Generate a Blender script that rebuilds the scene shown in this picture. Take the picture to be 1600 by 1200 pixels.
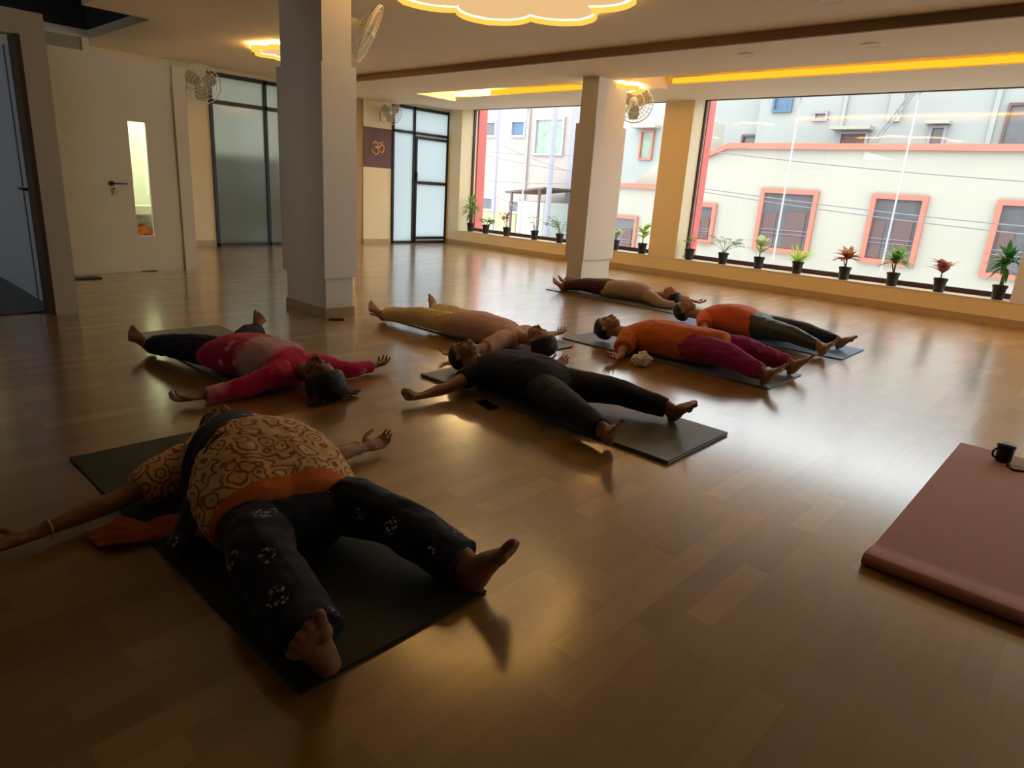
import bpy, bmesh, math, random
from mathutils import Vector, Matrix, noise
for o in list(bpy.data.objects): bpy.data.objects.remove(o)
SC = bpy.context.scene; COL = SC.collection
PI = math.pi
def V(*a): return Vector(a)

# ---------------------------------------------------------------- camera
F_PX, YAW, PITCH, ROLL, CAM_H = 1030.136, math.radians(48.135), math.radians(16.3705), math.radians(3.8196), 1.2
fw = V(math.sin(YAW)*math.cos(PITCH), math.cos(YAW)*math.cos(PITCH), -math.sin(PITCH))
r0 = fw.cross(V(0, 0, 1)).normalized(); u0 = r0.cross(fw)
rr = math.cos(ROLL)*r0 + math.sin(ROLL)*u0; uu = -math.sin(ROLL)*r0 + math.cos(ROLL)*u0
cam = bpy.data.cameras.new('camera'); co = bpy.data.objects.new('camera', cam); COL.objects.link(co)
cam.sensor_width = 36; cam.lens = 36*F_PX/1600; cam.clip_start = .05; cam.clip_end = 200
M = Matrix((rr, uu, -fw)).transposed().to_4x4(); M.translation = V(0, 0, CAM_H)
co.matrix_world = M; SC.camera = co
# ---------------------------------------------------------------- sky and exposure
W = bpy.data.worlds.new('sky'); SC.world = W; W.use_nodes = True
bg = W.node_tree.nodes['Background']; bg.inputs[0].default_value = (.93, .97, 1.0, 1); bg.inputs[1].default_value = 3.1
SC.view_settings.view_transform = 'Standard'; SC.view_settings.look = 'None'
SC.view_settings.exposure = 0.62; SC.view_settings.gamma = 1; SC.view_settings.use_curve_mapping = False
def portal(name, loc, sx, sy, nrm):
    l = bpy.data.lights.new(name, 'AREA'); l.shape = 'RECTANGLE'; l.size = sx; l.size_y = sy; l.cycles.is_portal = True
    o = bpy.data.objects.new(name, l); COL.objects.link(o); o.location = loc
    o.rotation_euler = Vector(nrm).to_track_quat('-Z', 'Y').to_euler(); return o

# ---------------------------------------------------------------- materials
MATS = {}
def newmat(name):
    m = bpy.data.materials.new(name); m.use_nodes = True; nt = m.node_tree
    b = nt.nodes['Principled BSDF']; MATS[name] = m; return m, nt, b
def N(nt, t, **kw):
    n = nt.nodes.new(t)
    for k, v in kw.items():
        if k in n.inputs: n.inputs[k].default_value = v
        else: setattr(n, k, v)
    return n
def mat(name, col, rough=.6, metal=0, spec=.5, nz=0, nscale=8, bump=0, bscale=60, emit=None, es=0, sheen=0):
    m, nt, b = newmat(name)
    b.inputs['Base Color'].default_value = (*col, 1); b.inputs['Roughness'].default_value = rough
    b.inputs['Metallic'].default_value = metal; b.inputs['Specular IOR Level'].default_value = spec
    tc = N(nt, 'ShaderNodeTexCoord')
    if sheen: b.inputs['Sheen Weight'].default_value = sheen
    if nz:
        n = N(nt, 'ShaderNodeTexNoise', Scale=nscale, Detail=4.0); nt.links.new(tc.outputs['Object'], n.inputs['Vector'])
        mx = N(nt, 'ShaderNodeMix', data_type='RGBA'); mx.inputs[6].default_value = (*[c*(1-nz) for c in col], 1)
        mx.inputs[7].default_value = (*[min(1, c*(1+nz)) for c in col], 1)
        nt.links.new(n.outputs['Fac'], mx.inputs[0]); nt.links.new(mx.outputs[2], b.inputs['Base Color'])
    if bump:
        n = N(nt, 'ShaderNodeTexNoise', Scale=bscale, Detail=3.0); nt.links.new(tc.outputs['Object'], n.inputs['Vector'])
        bp = N(nt, 'ShaderNodeBump', Strength=bump, Distance=.01); nt.links.new(n.outputs['Fac'], bp.inputs['Height'])
        nt.links.new(bp.outputs[0], b.inputs['Normal'])
    if emit: b.inputs['Emission Color'].default_value = (*emit, 1); b.inputs['Emission Strength'].default_value = es
    return m
WALL = mat('cream wall paint', (.82, .73, .50), .55, nz=.03, bump=.1, bscale=40)
DULL = mat('unseen wall dark brown', (.10, .075, .05), .7)  # for unseen walls, kept dark to cut bounce on the near left floor
WHITEWALL = mat('white gloss laminate', (.80, .73, .56), .4, nz=.02)
PILLAR = mat('off white pillar paint', (.76, .74, .68), .45, nz=.03)
CEIL = mat('ceiling paint', (.84, .76, .60), .7, nz=.02)
STEP_SHADE = mat('ceiling step shade brown', (.22, .14, .09), .7)  # brown stands in for the shade on the ceiling step
DARK = mat('dark void paint', (.03, .035, .03), .9)
TILE = mat('olive wall tile', (.35, .33, .2), .4)
SKIRT = mat('beige skirting tile', (.45, .36, .22), .35, nz=.08)
SILL = mat('cream sill stone', (.78, .72, .56), .3)
FRAME = mat('dark aluminium frame', (.018, .018, .022), .35, .3)
MAROON = mat('maroon frame', (.07, .02, .025), .4)
DOORBLUE = mat('daylight tinted door grey', (.42, .47, .56), .5)  # the blue in this grey is daylight put into the colour
DARKWOOD = mat('dark door jamb', (.05, .02, .012), .5)
METAL = mat('brushed metal', (.5, .47, .42), .3, .9)
BRASS = mat('antique handle metal', (.18, .12, .07), .35, .8)
BLACKP = mat('black plastic', (.012, .013, .014), .45)
POT = mat('black nursery pot', (.010, .012, .012), .5)
SOIL = mat('potting soil', (.03, .018, .01), .95)
SALMON = mat('salmon paint', (.42, .14, .095), .6)
PINKF = mat('pink red facade fin', (.62, .13, .12), .5)
CREAMB = mat('cream facade', (.345, .33, .28), .8, nz=.06, nscale=.8)
BLUEB = mat('pale blue grey facade', (.29, .302, .29), .8, nz=.1, nscale=.7)
PINKB = mat('pinkish facade', (.36, .305, .275), .8, nz=.06, nscale=.6)
YELB = mat('pale yellow facade', (.40, .365, .20), .8)
LILAC = mat('lilac window trim', (.37, .345, .42), .6)
GREYB = mat('grey lilac column', (.26, .245, .30), .7)
PANEOUT = mat('dusty outside pane', (.10, .10, .11), .25, nz=.35, nscale=3)
PANEGREEN = mat('green outside pane', (.22, .28, .22), .3, nz=.5, nscale=5)
PANEBLUE = mat('blue outside shutter', (.07, .13, .21), .5)
BROWNO = mat('brown outside joinery', (.11, .065, .06), .6)
CABLE = mat('cable grey', (.22, .22, .24), .7)
ROAD = mat('street', (.3, .29, .28), .9)
WHITEP = mat('white plastic', (.88, .85, .74), .35)
SILICONE = mat('white glass joint', (.95, .95, 1.0), .4)
nt_ = SILICONE.node_tree; tl_ = N(nt_, 'ShaderNodeBsdfTranslucent', Color=(.95, .95, 1, 1)); nt_.links.new(tl_.outputs[0], nt_.nodes['Material Output'].inputs[0])
GOLD = mat('gold paint', (.75, .48, .20), .4)
PAPER = mat('maroon poster', (.13, .06, .07), .55, nz=.25, nscale=5)
KEYTAG = mat('yellow key tag', (.75, .65, .15), .5)
SKIN = {}
def skin(name, col):
    m = mat(name, col, .5, nz=.12, nscale=14, bump=.12, bscale=90); m.node_tree.nodes['Principled BSDF'].inputs['Subsurface Weight'].default_value = .08
    m.node_tree.nodes['Principled BSDF'].inputs['Subsurface Radius'].default_value = (.02, .008, .004); return m
SK1 = skin('warm brown skin', (.38, .18, .095)); SK2 = skin('light brown skin', (.42, .215, .13)); SK3 = skin('deep brown skin', (.25, .11, .06))
HAIR = mat('black hair', (.008, .006, .005), .45, bump=.5, bscale=120)
LIPS = mat('lips', (.25, .07, .05), .5)

def schlick(nt):
    lw = N(nt, 'ShaderNodeLayerWeight', Blend=.5); p5 = N(nt, 'ShaderNodeMath', operation='POWER'); p5.inputs[1].default_value = 5
    nt.links.new(lw.outputs['Facing'], p5.inputs[0]); ma = N(nt, 'ShaderNodeMath', operation='MULTIPLY_ADD'); ma.inputs[1].default_value = .94; ma.inputs[2].default_value = .03
    nt.links.new(p5.outputs[0], ma.inputs[0]); return ma
def glass(name, tint=(.96, .98, .98)):
    m = bpy.data.materials.new(name); m.use_nodes = True; nt = m.node_tree; nt.nodes.remove(nt.nodes['Principled BSDF'])
    out = nt.nodes['Material Output']; t = N(nt, 'ShaderNodeBsdfTransparent', Color=(*tint, 1)); g = N(nt, 'ShaderNodeBsdfGlossy', Roughness=.02)
    f = schlick(nt); mx = N(nt, 'ShaderNodeMixShader')
    nt.links.new(f.outputs[0], mx.inputs[0]); nt.links.new(t.outputs[0], mx.inputs[1]); nt.links.new(g.outputs[0], mx.inputs[2]); nt.links.new(mx.outputs[0], out.inputs[0]); return m
def frosted(name, col, see=.12):
    m = bpy.data.materials.new(name); m.use_nodes = True; nt = m.node_tree; nt.nodes.remove(nt.nodes['Principled BSDF'])
    out = nt.nodes['Material Output']; t = N(nt, 'ShaderNodeBsdfTranslucent', Color=(*col, 1)); g = N(nt, 'ShaderNodeBsdfGlossy', Roughness=.12)
    f = schlick(nt); mx = N(nt, 'ShaderNodeMixShader'); rf = N(nt, 'ShaderNodeBsdfRefraction', Roughness=.28, IOR=1.3, Color=(*col, 1))
    m2 = N(nt, 'ShaderNodeMixShader'); m2.inputs[0].default_value = see
    nt.links.new(t.outputs[0], m2.inputs[1]); nt.links.new(rf.outputs[0], m2.inputs[2])
    nt.links.new(f.outputs[0], mx.inputs[0]); nt.links.new(m2.outputs[0], mx.inputs[1]); nt.links.new(g.outputs[0], mx.inputs[2]); nt.links.new(mx.outputs[0], out.inputs[0]); return m
GLASS = glass('clear window glass'); FROST = frosted('frosted white glass', (.49, .53, .54)); FROST2 = frosted('frosted grey green glass', (.40, .41, .36), .5)
def emis(name, col, s):
    m = bpy.data.materials.new(name); m.use_nodes = True; nt = m.node_tree; nt.nodes.remove(nt.nodes['Principled BSDF'])
    e = N(nt, 'ShaderNodeEmission', Color=(*col, 1), Strength=s); nt.links.new(e.outputs[0], nt.nodes['Material Output'].inputs[0]); return m
RIM = emis('lit yellow rim', (1, .47, .07), .95)
PANEL = emis('lit cream acrylic', (1, .62, .28), .55)
TOPLIT = emis('lit back of lamp', (1, .57, .17), 80.0)
TOPLOW = emis('lit back of large lamp', (1, .57, .17), 20.0)
LINE = emis('white hot led line', (1, .80, .45), 3.0)
LED = emis('amber led tape', (1, .40, .008), 14)
AMB = emis('amber diffuser', (1, .44, .02), .95)

def floor_mat():
    m, nt, b = newmat('strip laminate floor'); L = nt.links
    tc = N(nt, 'ShaderNodeTexCoord'); mp = N(nt, 'ShaderNodeMapping'); L.new(tc.outputs['Object'], mp.inputs[0])
    br = N(nt, 'ShaderNodeTexBrick'); br.offset = .37; br.offset_frequency = 2; br.squash = 1
    for k, v in (('Scale', 1.0), ('Mortar Size', .0012), ('Brick Width', .42), ('Row Height', .092), ('Bias', 0.0), ('Mortar Smooth', .1)): br.inputs[k].default_value = v
    br.inputs['Color1'].default_value = (0, 0, 0, 1); br.inputs['Color2'].default_value = (1, 1, 1, 1); br.inputs['Mortar'].default_value = (.3, .3, .3, 1)
    L.new(mp.outputs[0], br.inputs['Vector'])
    cr = N(nt, 'ShaderNodeValToRGB'); e = cr.color_ramp.elements
    e[0].position = 0; e[0].color = (.30, .155, .026, 1); e[1].position = 1; e[1].color = (.54, .31, .070, 1)
    c = cr.color_ramp.elements.new(.35); c.color = (.345, .185, .033, 1); c = cr.color_ramp.elements.new(.75); c.color = (.39, .215, .040, 1)
    L.new(br.outputs['Color'], cr.inputs[0])
    m2 = N(nt, 'ShaderNodeMapping'); m2.inputs['Scale'].default_value = (1.5, 28, 1); L.new(tc.outputs['Object'], m2.inputs[0])
    n = N(nt, 'ShaderNodeTexNoise', Scale=3.0, Detail=5.0); L.new(m2.outputs[0], n.inputs['Vector'])
    mx = N(nt, 'ShaderNodeMix', data_type='RGBA', blend_type='MULTIPLY'); mx.inputs[0].default_value = .45
    gr = N(nt, 'ShaderNodeValToRGB'); gr.color_ramp.elements[0].color = (.6, .55, .5, 1); gr.color_ramp.elements[1].color = (1.15, 1.12, 1.1, 1)
    L.new(n.outputs['Fac'], gr.inputs[0]); L.new(cr.outputs[0], mx.inputs[6]); L.new(gr.outputs[0], mx.inputs[7]); L.new(mx.outputs[2], b.inputs['Base Color'])
    n2 = N(nt, 'ShaderNodeTexNoise', Scale=2.2, Detail=3.0); L.new(tc.outputs['Object'], n2.inputs['Vector'])
    rg = N(nt, 'ShaderNodeMapRange'); rg.inputs[3].default_value = .30; rg.inputs[4].default_value = .34; L.new(n2.outputs['Fac'], rg.inputs[0]); L.new(rg.outputs[0], b.inputs['Roughness'])
    b.inputs['Specular IOR Level'].default_value = .8; b.inputs['Coat Weight'].default_value = 1; b.inputs['Coat Roughness'].default_value = .17; b.inputs['Coat IOR'].default_value = 2.1
    bp = N(nt, 'ShaderNodeBump', Strength=.03, Distance=.001); L.new(n.outputs['Fac'], bp.inputs['Height']); L.new(bp.outputs[0], b.inputs['Normal'])
    return m
FLOOR = floor_mat()

# ---------------------------------------------------------------- object helpers
def link_mesh(name, bm, m, parent=None, smooth=False, origin=None):
    me = bpy.data.meshes.new(name)
    if origin is not None: bmesh.ops.translate(bm, verts=bm.verts, vec=-Vector(origin))
    bmesh.ops.recalc_face_normals(bm, faces=bm.faces); bm.to_mesh(me); bm.free()
    for mm in (m if isinstance(m, (list, tuple)) else [m]): me.materials.append(mm)
    if smooth:
        for p in me.polygons: p.use_smooth = True
    o = bpy.data.objects.new(name, me); COL.objects.link(o)
    if origin is not None and parent is None: o.location = origin
    if parent is not None: o.parent = parent
    return o
def tag(o, label=None, cat=None, group=None, kind=None):
    if label: o['label'] = label
    if cat: o['category'] = cat
    if group: o['group'] = group
    if kind: o['kind'] = kind
    return o
def empty(name, loc, label=None, cat=None, group=None, kind=None, rz=0):
    o = bpy.data.objects.new(name, None); COL.objects.link(o); o.location = loc; o.rotation_euler = (0, 0, rz); o.empty_display_size = .1
    return tag(o, label, cat, group, kind)
def box(bm, x0, x1, y0, y1, z0, z1, mi=0):
    r = bmesh.ops.create_cube(bm, size=1.0, matrix=Matrix.Translation(((x0+x1)/2, (y0+y1)/2, (z0+z1)/2)) @ Matrix.Diagonal((abs(x1-x0), abs(y1-y0), abs(z1-z0), 1)))
    for f in {f for v in r['verts'] for f in v.link_faces}: f.material_index = mi
    return r
def boxo(name, dims, m, parent=None, origin=None, kind=None, bev=0):
    bm = bmesh.new()
    for d in (dims if isinstance(dims[0], (tuple, list)) else [dims]): box(bm, *d)
    if bev: bmesh.ops.bevel(bm, geom=bm.edges[:], offset=bev, segments=2, affect='EDGES')
    o = link_mesh(name, bm, m, parent, origin=origin)
    if kind: o['kind'] = kind
    return o
def cyl(bm, a, b, r1, r2=None, n=16, mi=0, cap=True):
    a = Vector(a); b = Vector(b); r2 = r1 if r2 is None else r2; d = b-a
    q = d.to_track_quat('Z', 'Y').to_matrix().to_4x4()
    r = bmesh.ops.create_cone(bm, cap_ends=cap, segments=n, radius1=r1, radius2=r2, depth=d.length, matrix=Matrix.Translation((a+b)/2) @ q)
    for f in {f for v in r['verts'] for f in v.link_faces}: f.material_index = mi
def sph(bm, c, r, axes=None, seg=16):
    """ellipsoid; axes = three orthonormal vectors"""
    R = Matrix((axes[0], axes[1], axes[2])).transposed().to_4x4() if axes else Matrix.Identity(4)
    rr_ = r if isinstance(r, (tuple, list)) else (r, r, r)
    bmesh.ops.create_uvsphere(bm, u_segments=seg, v_segments=max(8, seg//2+2), radius=1, matrix=Matrix.Translation(Vector(c)) @ R @ Matrix.Diagonal((*rr_, 1)))
def torus(bm, c, nrm, R, r, n=40, k=6):
    q = Vector(nrm).to_track_quat('Z', 'Y').to_matrix(); c = Vector(c); rings = []
    for i in range(n):
        a = 2*PI*i/n; d = V(math.cos(a), math.sin(a), 0)
        rings.append([bm.verts.new(c + q @ (d*(R+r*math.cos(2*PI*j/k)) + V(0, 0, r*math.sin(2*PI*j/k)))) for j in range(k)])
    for i in range(n):
        for j in range(k): bm.faces.new((rings[i][j], rings[(i+1) % n][j], rings[(i+1) % n][(j+1) % k], rings[i][(j+1) % k]))
def prism(bm, pts, z0, z1, mi=(0, 0, 0)):
    """extrude an xy outline; material indices bottom, top, side"""
    lo = [bm.verts.new((x, y, z0)) for x, y in pts]; hi = [bm.verts.new((x, y, z1)) for x, y in pts]
    f = bm.faces.new(lo[::-1]); f.material_index = mi[0]; f = bm.faces.new(hi); f.material_index = mi[1]
    for i in range(len(pts)):
        f = bm.faces.new((lo[i], lo[(i+1) % len(pts)], hi[(i+1) % len(pts)], hi[i])); f.material_index = mi[2]
def crom(p, t):
    n = len(p)-1; i = min(int(t), n-1); f = t-i
    a, b, c, d = p[max(i-1, 0)], p[i], p[i+1], p[min(i+2, n)]
    return .5*((2*b) + (c-a)*f + (2*a-5*b+4*c-d)*f*f + (3*b-a-3*c+d)*f*f*f)
def loft(bm, sts, side, n=20, sub=5, cap=.8, ex=2.0):
    """tube of (centre, half width along side, half height); closed with rounded ends"""
    C = [Vector(s[0]) for s in sts]; A = [s[1] for s in sts]; B = [s[2] for s in sts]; side = Vector(side)
    st = []
    m = (len(sts)-1)*sub
    for i in range(m+1):
        t = i/sub; st.append((crom(C, t), max(.002, crom(A, t)), max(.002, crom(B, t))))
    t0 = (st[1][0]-st[0][0]).normalized(); t1 = (st[-1][0]-st[-2][0]).normalized()
    pre = []; post = []
    for ang in (80, 60, 35):
        s, c_ = math.sin(math.radians(ang)), math.cos(math.radians(ang)); k = min(st[0][1], st[0][2])*cap
        pre.append((st[0][0]-t0*k*s, st[0][1]*c_, st[0][2]*c_, t0))
    for ang in (35, 60, 80):
        s, c_ = math.sin(math.radians(ang)), math.cos(math.radians(ang)); k = min(st[-1][1], st[-1][2])*cap
        post.append((st[-1][0]+t1*k*s, st[-1][1]*c_, st[-1][2]*c_, t1))
    full = list(pre)
    for i, (c_, a_, b_) in enumerate(st):
        tt = (st[min(i+1, m)][0]-st[max(i-1, 0)][0]).normalized(); full.append((c_, a_, b_, tt))
    full += post; rings = []
    for c_, a_, b_, tt in full:
        l = (side - tt*side.dot(tt))
        l = l.normalized() if l.length > 1e-4 else tt.orthogonal().normalized()
        u = l.cross(tt).normalized(); ring = []
        for j in range(n):
            an = 2*PI*j/n; cx, sy = math.cos(an), math.sin(an)
            if ex != 2.0: cx = math.copysign(abs(cx)**(2/ex), cx); sy = math.copysign(abs(sy)**(2/ex), sy)
            ring.append(bm.verts.new(c_ + l*a_*cx + u*b_*sy))
        rings.append(ring)
    for i in range(len(rings)-1):
        for j in range(n): bm.faces.new((rings[i][j], rings[i][(j+1) % n], rings[i+1][(j+1) % n], rings[i+1][j]))
    bm.faces.new(rings[0][::-1]); bm.faces.new(rings[-1])
def organic(name, bm, m, vox, parent, origin, smooth=3, zmin=None, wrinkle=None, attr=None, cut=None):
    """fuse the closed shapes of bm into one continuous skin"""
    bmesh.ops.recalc_face_normals(bm, faces=bm.faces)
    me = bpy.data.meshes.new('raw'); bm.to_mesh(me); bm.free()
    o = bpy.data.objects.new('raw', me); COL.objects.link(o)
    r = o.modifiers.new('r', 'REMESH'); r.mode = 'VOXEL'; r.voxel_size = vox; r.use_smooth_shade = True
    if smooth: s = o.modifiers.new('s', 'SMOOTH'); s.iterations = smooth; s.factor = .5
    dg = bpy.context.evaluated_depsgraph_get(); me2 = bpy.data.meshes.new_from_object(o.evaluated_get(dg))
    bpy.data.objects.remove(o); bpy.data.meshes.remove(me)
    org = Vector(origin)
    if wrinkle:
        me2.update(); nr = [v.normal.copy() for v in me2.vertices]
        for v, nn in zip(me2.vertices, nr): v.co += nn*wrinkle(v.co)
    if zmin is not None:
        for v in me2.vertices:
            if v.co.z < zmin: v.co.z = zmin
    if attr:
        a = me2.attributes.new('axial', 'FLOAT', 'POINT')
        for v in me2.vertices: a.data[v.index].value = attr(v.co)
    for v in me2.vertices: v.co -= org
    me2.name = name; me2.materials.clear(); me2.materials.append(m)
    for p in me2.polygons: p.use_smooth = True
    o = bpy.data.objects.new(name, me2); COL.objects.link(o)
    if parent is not None: o.parent = parent
    return o

# ================================================================ THE SETTING
XW, YB, GX = 9.87, 11.12, 10.2
boxo('floor', (-3.2, XW+.1, -5.2, YB+.1, -.15, 0), FLOOR, kind='structure')
# ceiling : main slab, lower band, cove openings, open void at the left
ZC, ZB, ZN = 2.72, 2.64, 2.70
bm = bmesh.new()
for d in ((-3, 6.35, -5, 5.6, ZC, ZC+.1), (2.45, 6.35, 5.6, 8.4, ZC, ZC+.1), (3.1, 6.35, 8.4, YB, ZC, ZC+.1), (-3, 3.1, 10.5, YB, ZC, ZC+.1)): box(bm, *d)
link_mesh('ceiling', bm, CEIL)['kind'] = 'structure'
bm = bmesh.new()
for d in ((6.37, 7.6, -5, YB, ZB, ZB+.3), (7.6, 8.5, 5.15, 6.1, ZB, ZB+.3), (7.6, 8.5, 9.4, YB, ZB, ZB+.3), (7.6, 8.5, -5, -4.2, ZB, ZB+.3),
          (8.5, XW+.02, -5, YB, ZN, ZN+.25), (7.55, 8.55, -5, YB, ZB+.2, ZB+.3)): box(bm, *d)
link_mesh('ceiling', bm, CEIL)['kind'] = 'structure'
boxo('trim_1', (6.33, 6.372, -5, YB, ZB-.004, ZC+.02), STEP_SHADE, kind='structure')
bm = bmesh.new()
for d in ((-3, 3.2, 5.5, YB, 3.5, 3.6), (3.1, 3.2, 8.3, 10.6, ZC+.1, 3.5), (2.45, 3.1, 8.3, 8.4, ZC+.1, 3.5), (2.45, 2.55, 5.5, 8.4, ZC+.1, 3.5), (-3, 2.5, 5.5, 5.6, ZC+.1, 3.5), (-3, 3.1, 10.5, 10.6, ZC+.1, 3.5)): box(bm, *d)
link_mesh('wall_void', bm, DARK)['kind'] = 'structure'
# walls
boxo('wall_left', [(-3.1, -3, -5, 6.9, 0, ZC+.1), (-3.1, -3, 8.1, YB, 0, 3.5), (-3.1, -3, 6.9, 8.1, 0, 1.0), (-3.1, -3, 6.9, 8.1, 2.1, 3.5)], DULL, kind='structure')  # the gap out of view is added to send daylight into the corridor
boxo('wall_front', [(-3, 7.6, -5.1, -5, 0, ZC+.2), (9.6, XW+.4, -5.1, -5, 0, ZC+.2), (7.6, 9.6, -5.1, -5, 0, .3), (7.6, 9.6, -5.1, -5, 2.6, ZC+.2)], DULL, kind='structure')
w = empty('window_5', (8.6, -5.05, .3), kind='structure'); o = w.location  # unseen window added to light the column and the right floor
boxo('frame', [(7.6, 9.6, -5.08, -5.03, .3, .36), (7.6, 9.6, -5.08, -5.03, 2.54, 2.6)], MAROON, w, origin=o)
boxo('pane', (7.6, 9.6, -5.06, -5.05, .36, 2.54), GLASS, w, origin=o)
portal('daylight_portal', (8.6, -5.15, 1.45), 2.0, 2.3, (0, 1, 0))
bt = YB
boxo('wall_back', [(3.1, 4.87, bt, bt+.2, 0, ZC), (7.0, 7.56, bt, bt+.2, 0, ZC), (7.75, 8.41, bt, bt+.2, 0, ZC), (4.87, XW, bt, bt+.2, 2.66, ZC), (9.9, 10.3, bt, bt+.2, 0, ZC+.2)], WALL, kind='structure')
boxo('trim_2', [(7.56, 7.75, bt+.02, bt+.2, 0, 2.66)], mat('ochre door lining', (.42, .28, .12), .5), kind='structure')
boxo('wall_tiled', (-3, 3.1, 10.52, 10.7, 0, ZC+.1), TILE, kind='structure')
boxo('wall_side', (3.02, 3.1, 10.5, bt, 0, ZC), WALL, kind='structure')
# window wall
boxo('wall_right', [(XW, 10.32, -5, bt, 0, .29), (XW, 10.32, 5.46, 5.97, .29, 2.78), (XW, 10.32, 10.7, bt, .29, 2.78), (XW, 10.32, -5, -4.5, .29, 2.78), (XW, 10.34, -5, bt, 2.78, 3.0)], WALL, kind='structure')
boxo('wall_column', (XW, 10.32, .35, .94, .29, 2.78), mat('daylight tinted column white', (.72, .80, .92), .4), kind='structure')  # blue tint paints daylight onto the column
boxo('baseboard_right', (XW-.012, XW, -5, bt, 0, .09), SKIRT, kind='structure')
boxo('baseboard_back', [(7.75, 8.41, bt-.012, bt, 0, .09), (4.5, 4.86, bt-.012, bt, 0, .09)], SKIRT, kind='structure')
boxo('trim_3', [(XW-.012, 10.22, -5, bt, .288, .296)], SILL, kind='structure')
for i, (a, b, mull) in enumerate(((5.97, 10.7, (9.22, 7.6)), (.94, 5.46, (3.99, 2.48)), (-4.5, .35, (-1.2, -2.8)))):
    w = empty('window_%d' % (i+1), (GX, (a+b)/2, .29), kind='structure'); o = w.location
    fr = boxo('frame', [(GX, GX+.05, a, b, .296, .36), (GX, GX+.05, a, b, 2.735, 2.78), (GX, GX+.05, a, a+.03, .36, 2.735), (GX, GX+.05, b-.03, b, .36, 2.735)], MAROON, w, origin=o)
    ys = sorted([a+.03]+list(mull)+[b-.03])
    for k in range(3): boxo('pane', (GX+.02, GX+.03, ys[k]+.004, ys[k+1]-.004, .36, 2.735), GLASS, w, origin=o)
    for y in mull: boxo('glazing_joint', (GX+.008, GX+.042, y-.007, y+.007, .36, 2.735), SILICONE, w, origin=o)
    portal('daylight_portal', (GX+.12, (a+b)/2, 1.55), b-a, 2.4, (-1, 0, 0))
boxo('trim_4', [(10.325, 10.53, 5.44, 5.50, -4, 2.9), (10.325, 10.56, 10.66, 10.72, -4, 2.9)], PINKF, kind='structure')

# glazed partitions in the back wall
def partition(nm, x0, x1, cols, bars, gmat, lab_handle=None):
    w = empty(nm, ((x0+x1)/2, bt, 0), kind='structure'); o = w.location; t = .05
    d = [(x0, x1, bt-.03, bt+.05, 0, .045), (x0, x1, bt-.03, bt+.05, 2.60, 2.66)]
    for x in cols: d.append((x-t/2, x+t/2, bt-.03, bt+.05, 0, 2.66))
    for (a, b, z, h) in bars: d.append((a, b, bt-.03, bt+.05, z-h/2, z+h/2))
    boxo('frame', d, FRAME, w, origin=o)
    for a, b in zip(cols[:-1], cols[1:]):
        boxo('pane', (a+t/2, b-t/2, bt, bt+.012, .045, 2.60), gmat, w, origin=o)
    return w, o
w, o = partition('door_1', 8.41, 9.9, [8.435, 8.96, 9.875], [(8.41, 9.9, 2.17, .05), (8.985, 9.85, 2.09, .05), (8.985, 9.85, 1.22, .06), (8.985, 9.85, .10, .05)], FROST)
boxo('leaf_frame', [(8.985, 9.03, bt-.045, bt-.03, .045, 2.11), (9.81, 9.85, bt-.045, bt-.03, .045, 2.11)], FRAME, w, origin=o)
bm = bmesh.new(); box(bm, 9.0, 9.02, bt-.075, bt-.045, 1.25, 1.42); box(bm, 9.0, 9.02, bt-.09, bt-.075, 1.25, 1.42); link_mesh('door_handle', bm, METAL, w, origin=o)
w, o = partition('window_4', 4.87, 7.0, [4.895, 5.80, 6.975], [(4.87, 7.0, 2.23, .06)], FROST2)
boxo('wall_backroom', [(4.4, 7.6, bt+2.4, bt+2.5, 0, 1.5), (4.4, 4.5, bt+.2, bt+2.5, 0, 3), (7.5, 7.6, bt+.2, bt+2.5, 0, 3), (4.4, 7.6, bt+.2, bt+2.5, 2.9, 3), (4.4, 7.6, bt+.2, bt+2.5, -.1, 0)], TILE, kind='structure')  # unseen room shell added behind the frosted glass to dim it
portal('daylight_portal', (9.15, bt+.35, 1.4), 1.5, 2.6, (0, -1, 0))

# pillars
def pillar(x0, x1, y0, y1, lab, top):
    p = empty('pillar', ((x0+x1)/2, (y0+y1)/2, 0), kind='structure'); o = p.location
    boxo('shaft', (x0, x1, y0, y1, 0, top), PILLAR, p, origin=o)
    boxo('cladding', (x0-.03, x1+.03, y0-.03, y1+.03, .35, 2.09), PILLAR, p, origin=o, bev=.004)
    boxo('skirting', (x0-.014, x1+.014, y0-.014, y1+.014, 0, .085), SKIRT, p, origin=o)
    p['label'] = lab; return p
pillar(3.175, 3.45, 5.12, 5.78, 'near off white pillar', ZC)
pillar(7.31, 7.95, 5.42, 5.68, 'far off white pillar', ZB)
# left enclosure with the door that has a narrow vision panel
boxo('wall_door_side', [(1.3, 2.51, 8.46, 8.54, 0, 2.3), (3.30, 3.44, 8.44, 8.56, 0, 2.3), (2.51, 3.30, 8.46, 8.54, 2.09, 2.3), (3.38, 3.44, 8.54, 10.52, 0, 2.3), (1.3, 3.44, 8.54, 10.52, 2.26, 2.3)], WHITEWALL, kind='structure')
d = empty('door_2', (2.9, 8.5, 0), kind='structure'); o = d.location
boxo('leaf', [(2.508, 2.80, 8.475, 8.515, .0, 2.092), (2.98, 3.302, 8.475, 8.515, .0, 2.092), (2.80, 2.98, 8.475, 8.515, .01, .41), (2.80, 2.98, 8.475, 8.515, 1.66, 2.092)], WHITEWALL, d, origin=o)
boxo('vision_panel', (2.80, 2.98, 8.49, 8.497, .41, 1.66), GLASS, d, origin=o)
bm = bmesh.new(); cyl(bm, (2.58, 8.475, .985), (2.58, 8.42, .985), .012); cyl(bm, (2.565, 8.42, .985), (2.72, 8.42, .99), .009); cyl(bm, (2.58, 8.475, .985), (2.58, 8.465, .985), .028)
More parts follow.
